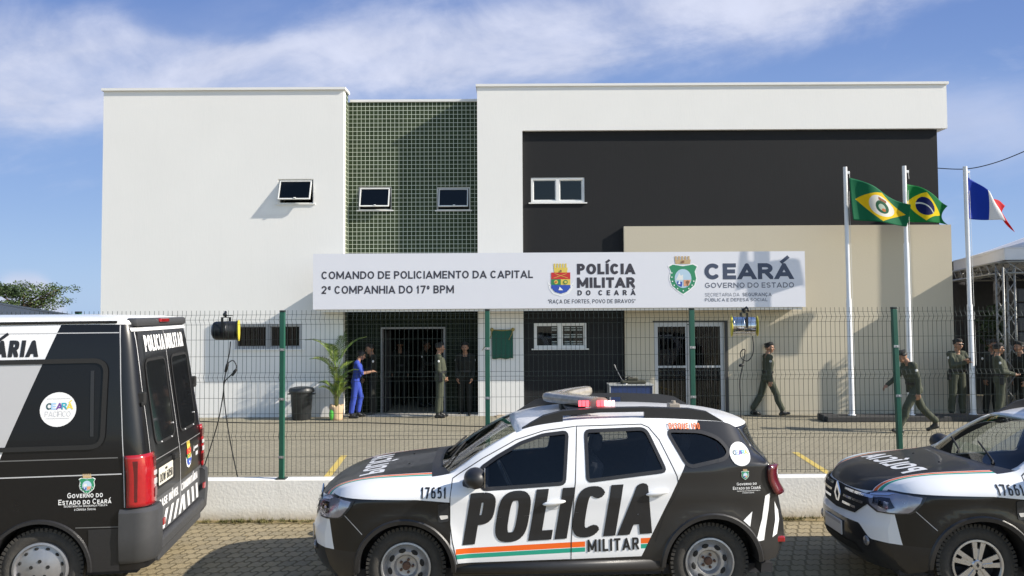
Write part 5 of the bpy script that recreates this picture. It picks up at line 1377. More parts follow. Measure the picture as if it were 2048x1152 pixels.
def make_person(label, loc, face, cfg, group=None):
    'local frame: the figure faces +x, left hand on +y; face = world heading in degrees (0 = towards +X)'
    H = cfg.get('h', 1.74); k = H / 1.75
    root = empty('person', label, 'person', loc, R(face), group)
    g = Fig(); lean = R(cfg.get('lean', 2)); hp = Vector((0, 0, 0)); w = cfg.get('build', 1.0)
    up = rotY(Vector((0, 0, 1)), lean)
    leg = []
    legs = cfg.get('legs', ((4, 4), (-3, 3)))          # (hip swing forward, knee bend)
    for sg, (hs, kb) in zip((1, -1), legs):
        hip = Vector((0, sg * .092, 0)); a = R(hs); b = R(hs - kb)
        kn = hip + Vector((sin(a), sg * .018, -cos(a))) * .43; an = kn + Vector((sin(b), sg * .004, -cos(b))) * .42
        fp = R(cfg.get('foot', (0, 0))[0 if sg > 0 else 1]); ft = Vector((cos(fp), sg * .12, -sin(fp) * 1.0))
        leg.append((hip, kn, an, ft, fp))
    low = min(min(an.z - .085 * 1.0, an.z - .075 + (ft.z * .17 if ft.z < 0 else 0)) for _, _, an, ft, _ in leg)
    base = Vector((0, 0, -low))
    P = lambda v: (Vector(v) + base) * k
    top, bot, shoe = 'shirt', 'pants', 'boot'
    for (hip, kn, an, ft, fp) in leg:
        m = kn.lerp(an, .35) + Vector((-.012, 0, 0))
        g.cap(P(hip), P(kn), .100 * w * k, .078 * k, bot); g.cap(P(kn), P(m), .076 * k, .076 * k, bot); g.cap(P(m), P(an + Vector((0, 0, .08))), .076 * k, .066 * k, bot)
        g.cap(P(an + Vector((0, 0, .10))), P(an), .050 * k, .046 * k, shoe)
        heel = an + Vector((-.035, 0, -.05)); toe = an + Vector((0, 0, -.048)) + ft * .155
        g.cap(P(heel), P(toe), .040 * k, .034 * k, shoe); g.cap(P(an + Vector((0, 0, -.01))), P(an + Vector((0, 0, -.035)) + ft * .07), .045 * k, .040 * k, shoe)
    T = lambda f, u, s_=0: hp + up * u + rotY(Vector((1, 0, 0)), lean) * f + Vector((0, s_, 0))     # along the torso
    bel = cfg.get('belly', .0)
    for sg in (1, -1):
        g.cap(P(T(-.02, -.02, sg * .07)), P(T(0, .12, sg * .065)), .105 * w * k, .10 * w * k, bot)
        g.cap(P(T(.005 + bel * .4, .13, sg * .06)), P(T(.01, .33, sg * .085)), (.098 + bel * .3) * w * k, .108 * w * k, top)
        g.cap(P(T(.005, .33, sg * .085)), P(T(-.015, .45, sg * .10)), .106 * w * k, .075 * w * k, top)
    g.cap(P(T(.02 + bel, .14)), P(T(.015 + bel * .3, .36)), (.10 + bel * .3) * w * k, .11 * w * k, top)
    sh = T(-.012, .475)
    arms = cfg.get('arms', ((6, 12, 6), (-6, 14, 6)))   # shoulder swing, elbow bend, spread
    hands = []
    for sg, ar in zip((1, -1), arms):
        s0 = T(-.012, .465, sg * .165); sw, eb, spd = R(ar[0]) , R(ar[1]), R(ar[2]); inw = R(ar[3]) if len(ar) > 3 else 0
        g.cap(P(T(-.012, .475, sg * .10)), P(s0), .070 * k, .074 * w * k, top)
        el = s0 + Vector((sin(sw) * cos(spd), sg * sin(spd), -cos(sw) * cos(spd))) * .29
        fa = sw + eb; fd = Vector((sin(fa) * cos(inw), -sg * sin(inw) + sg * sin(spd) * .3, -cos(fa) * cos(inw))).normalized(); wr = el + fd * .245
        g.cap(P(s0), P(el), .066 * w * k, .052 * k, top)
        if cfg.get('short'): g.cap(P(el), P(wr), .045 * k, .031 * k, 'skin')
        else: g.cap(P(el), P(wr), .056 * k, .044 * k, top)
        # hand: palm, four unequal bent fingers, thumb on the side
        pc = wr + fd * .055; side = fd.cross(Vector((0, 1, 0)))
        side = Vector((0, 0, 1)).cross(fd) if abs(fd.z) < .7 else Vector((1, 0, 0)); side = (side - fd * side.dot(fd)).normalized(); nrm = fd.cross(side) * (1 if True else 1)
        if nrm.y * sg > 0: nrm = -nrm
        g.cap(P(wr + fd * .01), P(wr + fd * .05), .030 * k, .034 * k, 'skin')
        for q in range(4):
            b0 = wr + fd * .075 + side * (-.033 + .022 * q); L = (.034, .042, .045, .038)[q]
            f1 = (fd + nrm * .35).normalized(); f2 = (fd + nrm * 1.2).normalized(); m1 = b0 + f1 * L
            g.cap(P(b0 - fd * .02), P(m1), .0105 * k, .0098 * k, 'skin'); g.cap(P(m1), P(m1 + f2 * L * .85), .0098 * k, .009 * k, 'skin')
        tb = wr + fd * .03 + side * .034; td = (fd * .8 + side * .6 + nrm * .5).normalized(); g.cap(P(tb), P(tb + td * .05), .013 * k, .0105 * k, 'skin')
        hands.append((P(wr + fd * .06), fd))
    hd = cfg.get('head', (0, 0)); pit, yw = R(hd[0]), R(hd[1])
    nk = T(.005, .515); hdir = rotY(Vector((0, 0, 1)), lean * .5 + pit)
    hc = nk + hdir * .155 + rotY(Vector((.03, 0, 0)), pit)
    g.cap(P(T(-.012, .47)), P(nk + hdir * .05), .064 * k, .056 * k, 'skin')
    HR = Matrix.Rotation(yw, 3, 'Z') @ Matrix.Rotation(lean * .5 + pit, 3, 'Y') if False else Matrix.Rotation(lean * .5 + pit, 3, 'Y') @ Matrix.Rotation(yw, 3, 'Z')
    h = lambda x, y, z: P(hc) + HR @ (Vector((x, y, z)) * k)
    g.ell(h(-.008, 0, .022), (.098 * k, .077 * k, .098 * k), 'skin', HR)
    g.cap(h(.02, 0, -.02), h(.045, 0, -.075), .066 * k, .036 * k, 'skin')
    g.cap(h(.085, 0, .005), h(.104, 0, -.028), .011 * k, .017 * k, 'skin')
    for sg in (1, -1):
        g.cap(h(-.005, sg * .076, .012), h(-.005, sg * .078, -.02), .017 * k, .012 * k, 'skin'); g.cap(h(.06, sg * .045, -.02), h(.06, sg * .03, -.045), .024 * k, .02 * k, 'skin'); g.cap(h(.083, sg * .02, .033), h(.070, sg * .05, .033), .010 * k, .010 * k, 'skin')
    tmp = g.mb.build('tmp', SKIN, None)
    rm = tmp.modifiers.new('r', 'REMESH'); rm.mode = 'VOXEL'; rm.voxel_size = .011; rm.use_smooth_shade = True
    sm = tmp.modifiers.new('s', 'SMOOTH'); sm.iterations = 2; sm.factor = .5
    dg = bpy.context.evaluated_depsgraph_get(); me = bpy.data.meshes.new_from_object(tmp.evaluated_get(dg)); bpy.data.objects.remove(tmp)
    me.name = 'body'; me.materials.clear()
    sk = SKIN2 if cfg.get('dark') else SKIN
    mats = {'skin': sk, 'shirt': cfg.get('top', OLIVE), 'pants': cfg.get('bottom', OLIVE), 'boot': cfg.get('shoe', BOOT)}; names = list(mats)
    for m in names: me.materials.append(mats[m])
    n = len(me.polygons); cen = np.zeros(n * 3); me.polygons.foreach_get('center', cen); cen = cen.reshape(-1, 3); best = np.full(n, 1e9); bi = np.zeros(n, int)
    for a, b, ra, rb, tg in g.pr:
        a_, d_ = np.array(a), np.array(b - a); t = np.clip(((cen - a_) @ d_) / max(d_ @ d_, 1e-9), 0, 1)
        ds = np.linalg.norm(cen - (a_ + t[:, None] * d_), axis=1) - (ra + (rb - ra) * t); m_ = ds < best; best[m_] = ds[m_]; bi[m_] = names.index(tg)
    me.polygons.foreach_set('material_index', bi.tolist()); me.polygons.foreach_set('use_smooth', [True] * n)
    bo = bpy.data.objects.new('body', me); col.objects.link(bo); bo.parent = root
    # face, hair and kit
    for sg in (1, -1):
        q = MB(); q.ball(h(.084, sg * .031, .018), .0095 * k, 0, None, 8, 6); q.build('eye', EYEM, root, smooth=True)
    q = MB(); q.ball(h(.083, 0, -.062), (.008 * k, .022 * k, .007 * k), 0, None, 8, 6, HR); q.build('mouth', LIPM, root, smooth=True)
    q = MB(); hl = cfg.get('hair', 0)
    rows = []
    for i in range(8):
        t = i / 7; el_ = pi / 2 - t * (1.75 if not hl else 2.1); row = []
        for j in range(20):
            az = 2 * pi * j / 20; front = max(0, cos(az)); e2 = el_ + front * t * 1.15
            row.append(h(-.010 + .103 * cos(e2) * cos(az), .082 * cos(e2) * sin(az), .024 + .103 * sin(e2)))
        rows.append(row)
    q.grid(rows, closed=True); ho = q.build('hair', HAIRM, root, smooth=True); ho.modifiers.new('thickness', 'SOLIDIFY').thickness = .008
    if hl: q = MB(); q.ball(h(-.105, 0, .05), (.045 * k,) * 3); q.build('hair_bun', HAIRM, root, smooth=True)
    if cfg.get('cap', 1) and not hl:
        q = MB(); rows = []
        for r_, z_, tx in ((.095, .055, 0), (.103, .068, 0), (.110, .092, -.006), (.098, .116, -.012), (.06, .128, -.012), (.005, .130, -.012)):
            rows.append([h(-.010 + tx + r_ * cos(2 * pi * j / 20), r_ * .86 * sin(2 * pi * j / 20), z_ + .018 * cos(2 * pi * j / 20) * (r_ < .11)) for j in range(20)])
        q.grid(rows, closed=True); q.build('beret', CAPM, root, smooth=True)
    if cfg.get('glasses'):
        q = MB()
        for sg in (1, -1): q.ball(h(.094, sg * .033, .018), (.006 * k, .027 * k, .02 * k), 0, None, 10, 6, HR); q.tube([h(.088, sg * .058, .022), h(.0, sg * .082, .02)], .004, 5)
        q.tube([h(.098, -.012, .022), h(.098, .012, .022)], .004, 5); q.build('sunglasses', EYEM, root, smooth=True)
    if cfg.get('belt', 1):
        q = MB(); rows = []
        for u_, e in ((.095, .0), (.095, .012), (.145, .012), (.145, 0)):
            rows.append([P(T(.005 + bel * .3 + (.112 + bel * .5 + e) * w * cos(2 * pi * j / 24), u_, (.170 + e) * w * sin(2 * pi * j / 24))) for j in range(24)])
        q.grid(rows, closed=True); q.build('belt', BELTM, root, angle=40)
        for sg in (1, -1):
            if sg == 1 and not cfg.get('two'): continue
        q = MB(); c_ = P(T(.01, .02, -.19 * w)); q.box((-.045, -.03, -.12), (.045, .03, .10), 0, Matrix.Translation(c_), bev=.012); q.build('holster', BELTM, root)
        for sg in (1, -1):
            q = MB(); c_ = P(T(-.012, .385, sg * .245 * w)) if False else None
    if cfg.get('patch', 1):
        for sg, ar in zip((1, -1), arms):
            s0 = T(-.012, .465, sg * .165); sw, spd = R(ar[0]), R(ar[2]); el = s0 + Vector((sin(sw) * cos(spd), sg * sin(spd), -cos(sw) * cos(spd))) * .09
            q = MB(); q.ball(P(el + Vector((0, sg * .064 * w, 0))), (.026 * k, .006, .030 * k), 0, None, 10, 6); q.build('sleeve_patch', PALE, root, smooth=True)
    if cfg.get('phone'):
        c_, fd = hands[1 if cfg['phone'] == 'r' else 0]; q = MB(); q.box((-.012, -.035, -.05), (.012, .035, .07), 0, Matrix.Translation(c_ + fd * .03 + Vector((.02, 0, .02))), bev=.006); q.build('handheld_radio' if cfg.get('radio') else 'phone', BELTM, root)
    return root
def feet(px, py, z=0.0):
    v = onz(px, py, z); return (v.x, v.y, z)
# at the entrance
make_person('woman in blue scrubs with tied hair standing by the entrance beside the palm', (at(712, 830, 18.55).x, 18.55, 0), 5, dict(h=1.64, lean=6, legs=((14, 22), (-6, 2)), arms=((25, 75, 6, 30), (28, 70, 6, 25)), head=(16, 0), top=BLUEC, bottom=BLUEC, hair=1, belt=0, patch=0, short=1, w=.9))
make_person('officer in beret and olive uniform darkened for shade, facing the woman in blue scrubs', (at(745, 828, 19.0).x, 19.0, 0), 200, dict(h=1.76, arms=((18, 60, 10, 20), (8, 20, 8)), head=(6, 10), top=OLIVE_SHADED, bottom=OLIVE_SHADED))
make_person('officer standing just inside the dark entrance doorway with his back turned, left of centre', (at(800, 826, 21.0).x, 21.0, 0), 100, dict(h=1.78, top=OLIVE_SHADED, bottom=OLIVE_SHADED, arms=((-8, 20, 8), (-8, 20, 8))))
make_person('officer inside the doorway, half hidden behind the sunlit officer', (at(850, 826, 20.6).x, 20.6, 0), -20, dict(h=1.78, dark=1, arms=((20, 70, 8, 30), (20, 70, 8, 30)), top=OLIVE_SHADED, bottom=OLIVE_SHADED))
make_person('sunlit officer in olive uniform facing right with hands joined in front of the entrance', feet(880, 835), 8, dict(h=1.80, lean=-3, belly=.03, legs=((2, 2), (-3, 2)), arms=((-2, 38, 6, 22), (-2, 38, 6, 22)), head=(2, 4), build=1.08))
make_person('officer in shade right of the entrance door, facing the street', (at(931, 828, 18.95).x, 18.95, 0), -95, dict(h=1.78, arms=((4, 18, 8, 10), (4, 18, 8, 10)), top=OLIVE_SHADED, bottom=OLIVE_SHADED))
# crossing the yard and by the flags
make_person('officer in olive uniform walking right past the glass door, looking at the street', feet(1536, 831), 0, dict(h=1.80, lean=3, legs=((-16, 10), (24, 8)), foot=(8, -8), arms=((16, 28, 6), (-6, 8, 6)), head=(0, -35), phone='l', radio=1))
make_person('officer in olive uniform striding left by the fence post with head bowed', feet(1831, 864), 180, dict(h=1.82, lean=13, legs=((30, 12), (-26, 12)), foot=(-6, 22), arms=((-14, 14, 6), (30, 22, 6)), head=(24, 0)))
make_person('officer with sunglasses standing between the second and third flagpoles, arms folded', (at(1916, 826, 17.9).x, 17.9, 0), -80, dict(h=1.84, build=1.05, glasses=1, arms=((38, 92, 12, 55), (34, 88, 12, 60)), legs=((3, 3), (-3, 3)), phone='r'))
make_person('stout officer with hands held in front, right of the last flagpole by the tent', (at(2002, 828, 17.3).x, 17.3, 0), -25, dict(h=1.76, belly=.05, build=1.1, lean=-4, arms=((14, 62, 8, 25), (14, 62, 8, 25)), head=(0, 10), glasses=1))
make_person('officer standing behind the stout officer under the tent, mostly hidden', (at(1984, 828, 18.0).x, 18.0, 0), -70, dict(h=1.82, top=OLIVE_SHADED, bottom=OLIVE_SHADED, dark=1))
make_person('officer cut by the right edge of the photo, in olive uniform darkened for shade under the tent', (at(2046, 828, 17.7).x, 17.7, 0), 190, dict(h=1.78, top=OLIVE_SHADED, bottom=OLIVE_SHADED))

# ================================================================== low wall and wire fence
YW = 9.44
M = Mat('limewash'); (x, y, z), v = M.coords()
n1 = M.noise(v, 2.2, 6, .65); n2 = M.noise(M.vec(x * 7.0, y, z * 1.2), 1.0, 4, .6)
foot = (z + (n1 - .5) * .22).step(.20, -.02)
M.base(M.mix(n2.step(.55, .8) * .25, M.mix(foot * .75, (.86, .85, .80), (.46, .37, .24)), (.52, .50, .45))); M.rough(.9); M.bump(M.noise(v, 30, 4), .4, .01)
mb = MB(); mb.box((-14, YW, -.1), (14, YW + .18, .5), bev=.012)
tag(mb.build('low_wall', M.m), 'long low whitewashed wall with dirty foot under the wire fence', 'wall')
wire_m = plain('wire_green', (.020, .030, .026), .4, .2, vary=.2); post_m = plain('post_green', (.012, .085, .055), .42, vary=.2, scale=12)
PX = [-7.81, -5.31, -2.81, -.305, 2.195, 4.71, 7.22]
YFN = YW + .10
def panel(x0, x1, label):
    mb = MB(); zs = [(.535, 0), (.96, 0), (1.01, -.035), (1.06, 0), (1.67, 0), (1.725, -.035), (1.78, 0), (2.37, 0), (2.43, -.035), (2.49, 0), (2.545, 0)]
    n = 43; r = .0019
    for i in range(n):
        x_ = x0 + .05 + (x1 - x0 - .1) * i / (n - 1) + random.uniform(-.003, .003); rows = []
        for z_, o in zs:
            x_ += random.uniform(-.0015, .0015); rows.append([(x_ - r, o - r, z_), (x_ + r, o - r, z_), (x_ + r, o + r, z_), (x_ - r, o + r, z_)])
        mb.grid(rows, closed=True)
    for z_, o in [(2.49, 0), (2.43, -.035), (2.37, 0), (2.185, 0), (1.98, 0), (1.78, 0), (1.725, -.035), (1.67, 0), (1.47, 0), (1.28, 0), (1.06, 0), (1.01, -.035), (.96, 0), (.755, 0), (.57, 0)]:
        mb.box((x0 + .03, o - .006, z_ - r), (x1 - .03, o - .0022, z_ + r))
    o = mb.build('wire_fence', wire_m); o.location = (0, YFN, 0)
    return tag(o, label, 'fence', 'wire fence panels')
pl_lab = ['green wire fence panel behind the van at the left edge', 'green wire fence panel behind the van rear doors, carrying the black stage lamp', 'green wire fence panel in front of the palm and the entrance', 'green wire fence panel in front of the charcoal wall, behind the white roof light bar', 'green wire fence panel in front of the walking officer and the silver stage lamp', 'green wire fence panel at the right, in front of the flagpoles']
for i in range(6): panel(PX[i], PX[i + 1], pl_lab[i])
po_lab = ['green fence post hidden mostly behind the van roof', 'green fence post rising above the far van roof', 'green fence post right of the black stage lamp', 'green fence post left of the green cloth plaque', 'green fence post in front of the glass double door', 'leaning green fence post in front of the striding officer', 'green fence post beyond the right edge']
for i, X in enumerate(PX[:-1]):
    t = empty('fence_post', po_lab[i], 'fence post', (X, YFN - .045, .5), 0, 'fence posts on the low wall')
    if i == 5: t.rotation_euler = (0, R(-1.1), 0)
    mb = MB(); mb.box((-.029, -.029, 0), (.029, .029, 2.02), bev=.006); mb.build('post', post_m, t)
    mb = MB(); mb.box((-.031, -.031, 2.02), (.031, .031, 2.045), bev=.006); mb.build('post_cap', wire_m, t)
    for z_ in (.25, .95, 1.55): mb = MB(); mb.box((-.034, -.034, z_), (.034, -.029, z_ + .03)); mb.ball((0, -.036, z_ + .015), .008, 0, None, 8, 6); mb.build('clamp', plain('zinc', (.4, .4, .4), .4, .7), t)
    mb = MB(); mb.box((-.06, -.05, .0), (.06, .06, .012)); mb.build('base_plate', wire_m, t)

# ------------------------------------------------------------------ stage lamps clipped to the fence
gel = plain('yellow_gel', (.75, .62, .05), .35, vary=.1); mirror_can = plain('polished_can', (.70, .70, .70), .18, 1.0, vary=.05); black_can = plain('black_can', (.025, .026, .028), .35, .4, vary=.2)
def lamp(px, py, Y, face, m, label, ends):
    c = at(px, py, Y); t = empty('stage_lamp', label, 'stage lamp', c, 0, 'stage lamps hung on the fence')
    Mx = Matrix.Rotation(R(14 if face > 0 else -11), 4, 'Z') @ Matrix.Rotation(pi / 2 * face, 4, 'Y')
    mb = MB(); mb.lathe([(.06, -.17), (.10, -.15), (.115, -.12), (.118, .0), (.122, .005), (.118, .012), (.118, .12), (.124, .125), (.124, .14), (.105, .14), (.10, .10)], 28, 0, Mx); mb.build('can', m, t, angle=35)
    mb = MB(); mb.lathe([(.128, .142), (.135, .150), (.135, .158), (0, .160)], 28, 0, Mx); mb.build('colour_filter', gel, t)
    if ends: mb = MB(); mb.lathe([(.125, -.155), (.128, -.165), (0, -.168)], 28, 0, Mx); mb.build('colour_filter', gel, t)
    mb = MB(); mb.box((-.015, -.135, -.02), (.015, -.128, .16)); mb.box((-.015, .128, -.02), (.015, .135, .16)); mb.box((-.015, -.135, .16), (.015, .135, .168)); mb.build('yoke', black_can, t)
    mb = MB(); mb.tube([(0, -.02, .165), (0, -.02, .21), (.015, -.06, .235), (.03, -.09, .21), (.03, -.09, .18)], .014, 8); mb.ball((-.01, -.02, .20), .025); mb.tube([(-.02, -.02, .19), (.09, -.02, .19)], .006, 6); mb.build('clamp_hook', black_can, t, smooth=True)
    return t
lamp(452, 661, 9.78, 1, black_can, 'black stage lamp with yellow filter hung on the fence right of the van', False)
lamp(1488, 652, 9.78, -1, mirror_can, 'silver stage lamp with yellow rims hung on the fence above the walking officer', True)
cab_m = plain('cable_black', (.012, .012, .012), .6)
def smooth_line(pts, n=8):
    out = []
    for i in range(len(pts) - 1):
        p0, p1, p2, p3 = pts[max(i - 1, 0)], pts[i], pts[i + 1], pts[min(i + 2, len(pts) - 1)]
        for k in range(n):
            t = k / n; out.append(.5 * ((2 * p1) + (p2 - p0) * t + (2 * p0 - 5 * p1 + 4 * p2 - p3) * t * t + (3 * p1 - p0 - 3 * p2 + p3) * t ** 3))
    return out + [pts[-1]]
def cable(label, pts, r=.007, name='cable', plugs=()):
    mb = MB(); mb.tube(smooth_line([Vector(p) for p in pts]), r, 6)
    for a, b in plugs: mb.tube([a, a.lerp(b, .3), b], [.012, .02, .016], 8)
    return tag(mb.build(name, cab_m, smooth=True), label, 'cable')
A = lambda px, py, Y=9.85: at(px, py, Y)
cable('black power cable hanging from the black stage lamp, with two plugs', [A(461, 683), A(459, 705), A(454, 728), A(452, 742), A(448, 765), A(446, 790), A(437, 840), A(424, 885, 9.9), A(408, 935, 9.9), A(402, 965, 9.9)], plugs=[(A(456, 725), A(451, 744))])
cable('black lead looping from its plug and dropping behind the low wall', [A(455, 727), A(466, 721), A(473, 733), A(468, 744), A(460, 752), A(449, 765), A(448, 790), A(452, 830), A(460, 880), A(470, 930), A(478, 965)], plugs=[(A(473, 738), A(464, 751))])
cable('black power cable hanging from the silver stage lamp in a loop', [A(1505, 672), A(1507, 695), A(1504, 712), A(1494, 722), A(1482, 715), A(1482, 703), A(1490, 700), A(1486, 728), A(1480, 760), A(1481, 800), A(1482, 850), A(1484, 900), A(1486, 960)], plugs=[(A(1478, 732), A(1487, 729))])
cable('thin black cable lying across the yard in front of the entrance', [onz(380, 842, .01), onz(520, 846, .01), onz(700, 845, .01), onz(840, 849, .01), onz(980, 853, .01), onz(1150, 850, .01), onz(1420, 842, .01), onz(1480, 833, .01), onz(1510, 832, .01), onz(1640, 833, .01)], .011)

# ------------------------------------------------------------------ things by the entrance
c = at(603, 837, 18.33); c.z = 0
t = empty('rubbish_bin', 'black plastic rubbish bin with lid by the white wall left of the palm', 'bin', c)
mb = MB(); mb.lathe([(.0, .0), (.20, .0), (.215, .02), (.255, .62), (.262, .64)], 32); mb.build('bin_body', plain('bin_plastic', (.022, .024, .026), .42, vary=.3, scale=8), t, angle=40)
mb = MB(); mb.lathe([(.29, .64), (.30, .66), (.295, .70), (.27, .74), (.15, .765), (0, .77)], 32); mb.build('lid', plain('bin_lid', (.03, .032, .034), .42, vary=.3), t, angle=40)
for sg in (-1, 1): mb = MB(); mb.tube([(sg * .25, -.06, .60), (sg * .31, -.06, .60), (sg * .31, .06, .60), (sg * .25, .06, .60)], .014, 6); mb.build('handle', blk_plastic, t)

leaf_m = Mat('palm_leaf'); (x, y, z), v = leaf_m.coords(); n = leaf_m.noise(v, 4, 3)
leaf_m.base(leaf_m.mix(n.step(.35, .65), (.05, .12, .022), (.22, .28, .05))); leaf_m.rough(.45); leaf_m = leaf_m.m
def frond(mb, base, az, L, droop, wid, n=15, up0=1.2):
    pts = []; p = Vector(base); a = up0
    for i in range(n + 1):
        pts.append(p.copy()); d = Vector((cos(az) * cos(a), sin(az) * cos(a), sin(a))); p = p + d * L / n; a -= droop / n
    for i in range(3, n + 1):
        t = i / n; tan = (pts[i] - pts[i - 1]).normalized(); side = tan.cross(Vector((0, 0, 1))).normalized(); upv = side.cross(tan)
        ll = wid * (sin(pi * min(1, t * .93 + .12)) ** .6)
        for sg in (-1, 1):
            for sub in (0, .5):
                b0 = pts[i - 1].lerp(pts[i], sub); d = (side * sg * .8 + tan * .65 + upv * .28).normalized(); tip = b0 + d * ll - Vector((0, 0, ll * .22 * random.uniform(.5, 1.3))); w = tan * .014
                mid = b0.lerp(tip, .45) + upv * ll * .08
                mb.add([b0 - w * .4, b0 + w * .4, mid + w, mid - w, tip], [(0, 1, 2, 3), (3, 2, 4)])
    mb.tube(pts[::3] + [pts[-1]], [.012] + [.007] * (len(pts[::3]) - 1) + [.003], 5)
c = at(673, 836, 18.25); c.z = 0
t = empty('potted_palm', 'tall green areca palm in a wrapped pot left of the entrance', 'plant', c); t.scale = (.88, .88, 1.12)
mb = MB(); mb.lathe([(.0, .0), (.16, .0), (.175, .05), (.17, .16), (.185, .27), (.17, .30), (.11, .29), (0, .28)], 20)
for i, p in enumerate(mb.v): mb.v[i] = (p[0] * (1 + .08 * sin(p[2] * 40 + p[0] * 20)), p[1], p[2] + .025 * sin(atan2(p[1], p[0]) * 5) * (p[2] > .2))
mb.build('pot_wrap', plain('kraft_wrap', (.50, .36, .22), .8, vary=.15), t, smooth=True)
mb = MB(); mb.ball((-.09, -.12, .12), (.085, .07, .12)); mb.build('green_bag', plain('green_plastic', (.10, .48, .06), .4, vary=.2), t, smooth=True)
mb = MB()
for k in range(7): a = 2 * pi * k / 7; mb.tube([(.04 * cos(a), .04 * sin(a), .28), (.06 * cos(a), .06 * sin(a), .8 + .15 * (k % 3))], [.018, .011], 6)
mb.build('stems', plain('palm_stem', (.16, .17, .06), .6), t, smooth=True)
random.seed(3)
for az, L, dr, hz, u0 in ((2.9, 1.35, 2.0, 1.15, 1.5), (.3, 1.2, 1.6, 1.15, 1.45), (1.5, 1.3, 1.2, 1.1, 1.45), (-1.7, 1.2, 1.8, 1.1, 1.4), (3.4, 1.0, 2.0, .9, 1.3), (-.1, .85, 1.9, .7, 1.1), (-2.3, 1.0, 1.8, .9, 1.25), (-.9, .85, 2.0, .6, 1.05), (2.2, 1.1, 1.6, 1.05, 1.4), (.9, .9, 1.7, .8, 1.25), (-1.2, .7, 2.1, .5, .95), (3.0, .7, 2.1, .52, 1.0), (-2.6, .65, 2.0, .45, .85), (-.4, .65, 2.0, .42, .85), (1.2, .7, 1.9, .5, 1.0), (-1.6, .9, 1.9, .75, 1.2)):
    mb = MB(); frond(mb, (.06 * cos(az), .06 * sin(az), hz), az, L * .82, dr * .72, .24); mb.build('frond', leaf_m, t)

h = hole((984, 659, 1026, 717), F - .02)
t = empty('covered_plaque', 'dark green cloth with gold cord veiling a plaque on the white pillar', 'plaque', ((h[0] + h[1]) / 2, F, (h[2] + h[3]) / 2))
w_, h_ = (h[1] - h[0]) / 2, (h[3] - h[2]) / 2
mb = MB(); rows = []
for j in range(15): rows.append([(-w_ + 2 * w_ * i / 24, -.035 - .010 * sin(i * 1.1 + j * .12) * (j / 14) - .004 * sin(i * 2.7), h_ - 2 * h_ * j / 14 - .012 * sin(i * .5) * (j / 14)) for i in range(25)])
mb.grid(rows); o = mb.build('cloth', plain('green_velvet', (.008, .085, .055), .75, vary=.2, scale=20), t, smooth=True); o.modifiers.new('thickness', 'SOLIDIFY').thickness = .012
mb = MB(); mb.box((-w_ + .02, -.02, -h_ + .03), (w_ - .02, -.002, h_ - .02)); mb.build('plaque_board', plain('plaque_metal', (.3, .3, .28), .4, .6), t)
gold = plain('gold_cord', (.30, .24, .07), .6, vary=.3)
for sg in (-1, 1):
    mb = MB(); mb.lathe([(.045, 0), (.04, .02), (.02, .03), (0, .028)], 12, 0, Matrix.Translation((sg * w_, -.045, h_ - .0)) @ Matrix.Rotation(pi / 2, 4, 'X')); mb.build('rosette', gold, t)
    mb = MB(); mb.tube([(sg * w_, -.055, h_), (sg * (w_ + .0) - .03 * sg, -.06, h_ - .12), (sg * w_ - .10 * sg, -.06, h_ - .25)] if sg > 0 else [(-w_, -.055, h_), (-w_ - .02, -.06, h_ - .15), (-w_ - .16, -.06, h_ - .40), (-w_ - .24, -.05, h_ - .5)], [.016, .012, .010] if sg > 0 else [.016, .013, .011, .008], 6); mb.build('tassel', gold, t, smooth=True)
mb = MB(); mb.tube([(-w_, -.055, h_ + .0), (0, -.06, h_ - .025), (w_, -.055, h_)], .012, 6); mb.build('cord', gold, t, smooth=True)

c0, c1 = at(1219, 800, 18.0), at(1307, 800, 18.0); zt = at(1262, 769, 18.0).z
t = empty('blue_counter', 'blue panelled counter with pale frame beside the glass double door', 'counter', ((c0.x + c1.x) / 2, 18.0, 0))
w_ = (c1.x - c0.x) / 2
mb = MB(); mb.box((-w_ + .03, .005, .05), (w_ - .03, .45, zt - .03)); mb.build('panel', plain('blue_laminate', (.025, .045, .13), .4, vary=.15), t)
for a, b in (((-w_, -.01, 0), (-w_ + .03, .46, zt - .03)), ((w_ - .03, -.01, 0), (w_, .46, zt - .03))): mb = MB(); mb.box(a, b, bev=.004); mb.build('leg', alu, t)
mb = MB(); mb.box((-w_ - .01, -.02, zt - .03), (w_ + .01, .47, zt), bev=.005); mb.build('worktop', plain('worktop_pale', (.35, .36, .36), .5), t)
t2 = empty('equipment_case', 'olive field bag with dark gear on the blue counter', 'bag', ((c0.x + c1.x) / 2 + .08, 18.2, zt))
mb = MB(); mb.box((-.30, -.12, 0), (.28, .12, .08), bev=.03); mb.box((-.16, -.10, .08), (.10, .10, .14), bev=.03); mb.build('bag', plain('canvas_olive', (.05, .05, .035), .9, vary=.3, scale=20), t2)
mb = MB(); mb.tube([(-.26, 0, .08), (-.1, -.02, .17), (.05, 0, .12)], .012, 6); mb.build('strap', blk_plastic, t2)
mb = MB(); mb.tube([(0, 0, .0), (-.10, .02, .14), (-.24, .05, .42)], .006, 6); mb.tube([(-.22, .05, .38), (-.25, .055, .45)], .014, 8); mb.lathe([(.06, 0), (.055, .015), (0, .018)], 14)
tag(mb.build('desk_microphone', plain('mic_metal', (.3, .3, .3), .35, .8)), 'thin desk microphone leaning left on the blue counter', 'microphone').location = ((c0.x + c1.x) / 2 - .12, 18.1, zt)
mb = MB(); mb.box((-.16, -.10, 0), (.14, .10, .02), 0, Matrix.Rotation(.3, 4, 'Z')); mb.box((-.10, -.08, .021), (.16, .08, .035), 0, Matrix.Rotation(-.2, 4, 'Z'))
tag(mb.build('flattened_carton', plain('carton', (.38, .31, .22), .9, vary=.2)), 'flattened cardboard scraps on the paving at the foot of the white pillar', 'cardboard').location = onz(1004, 833, .0)

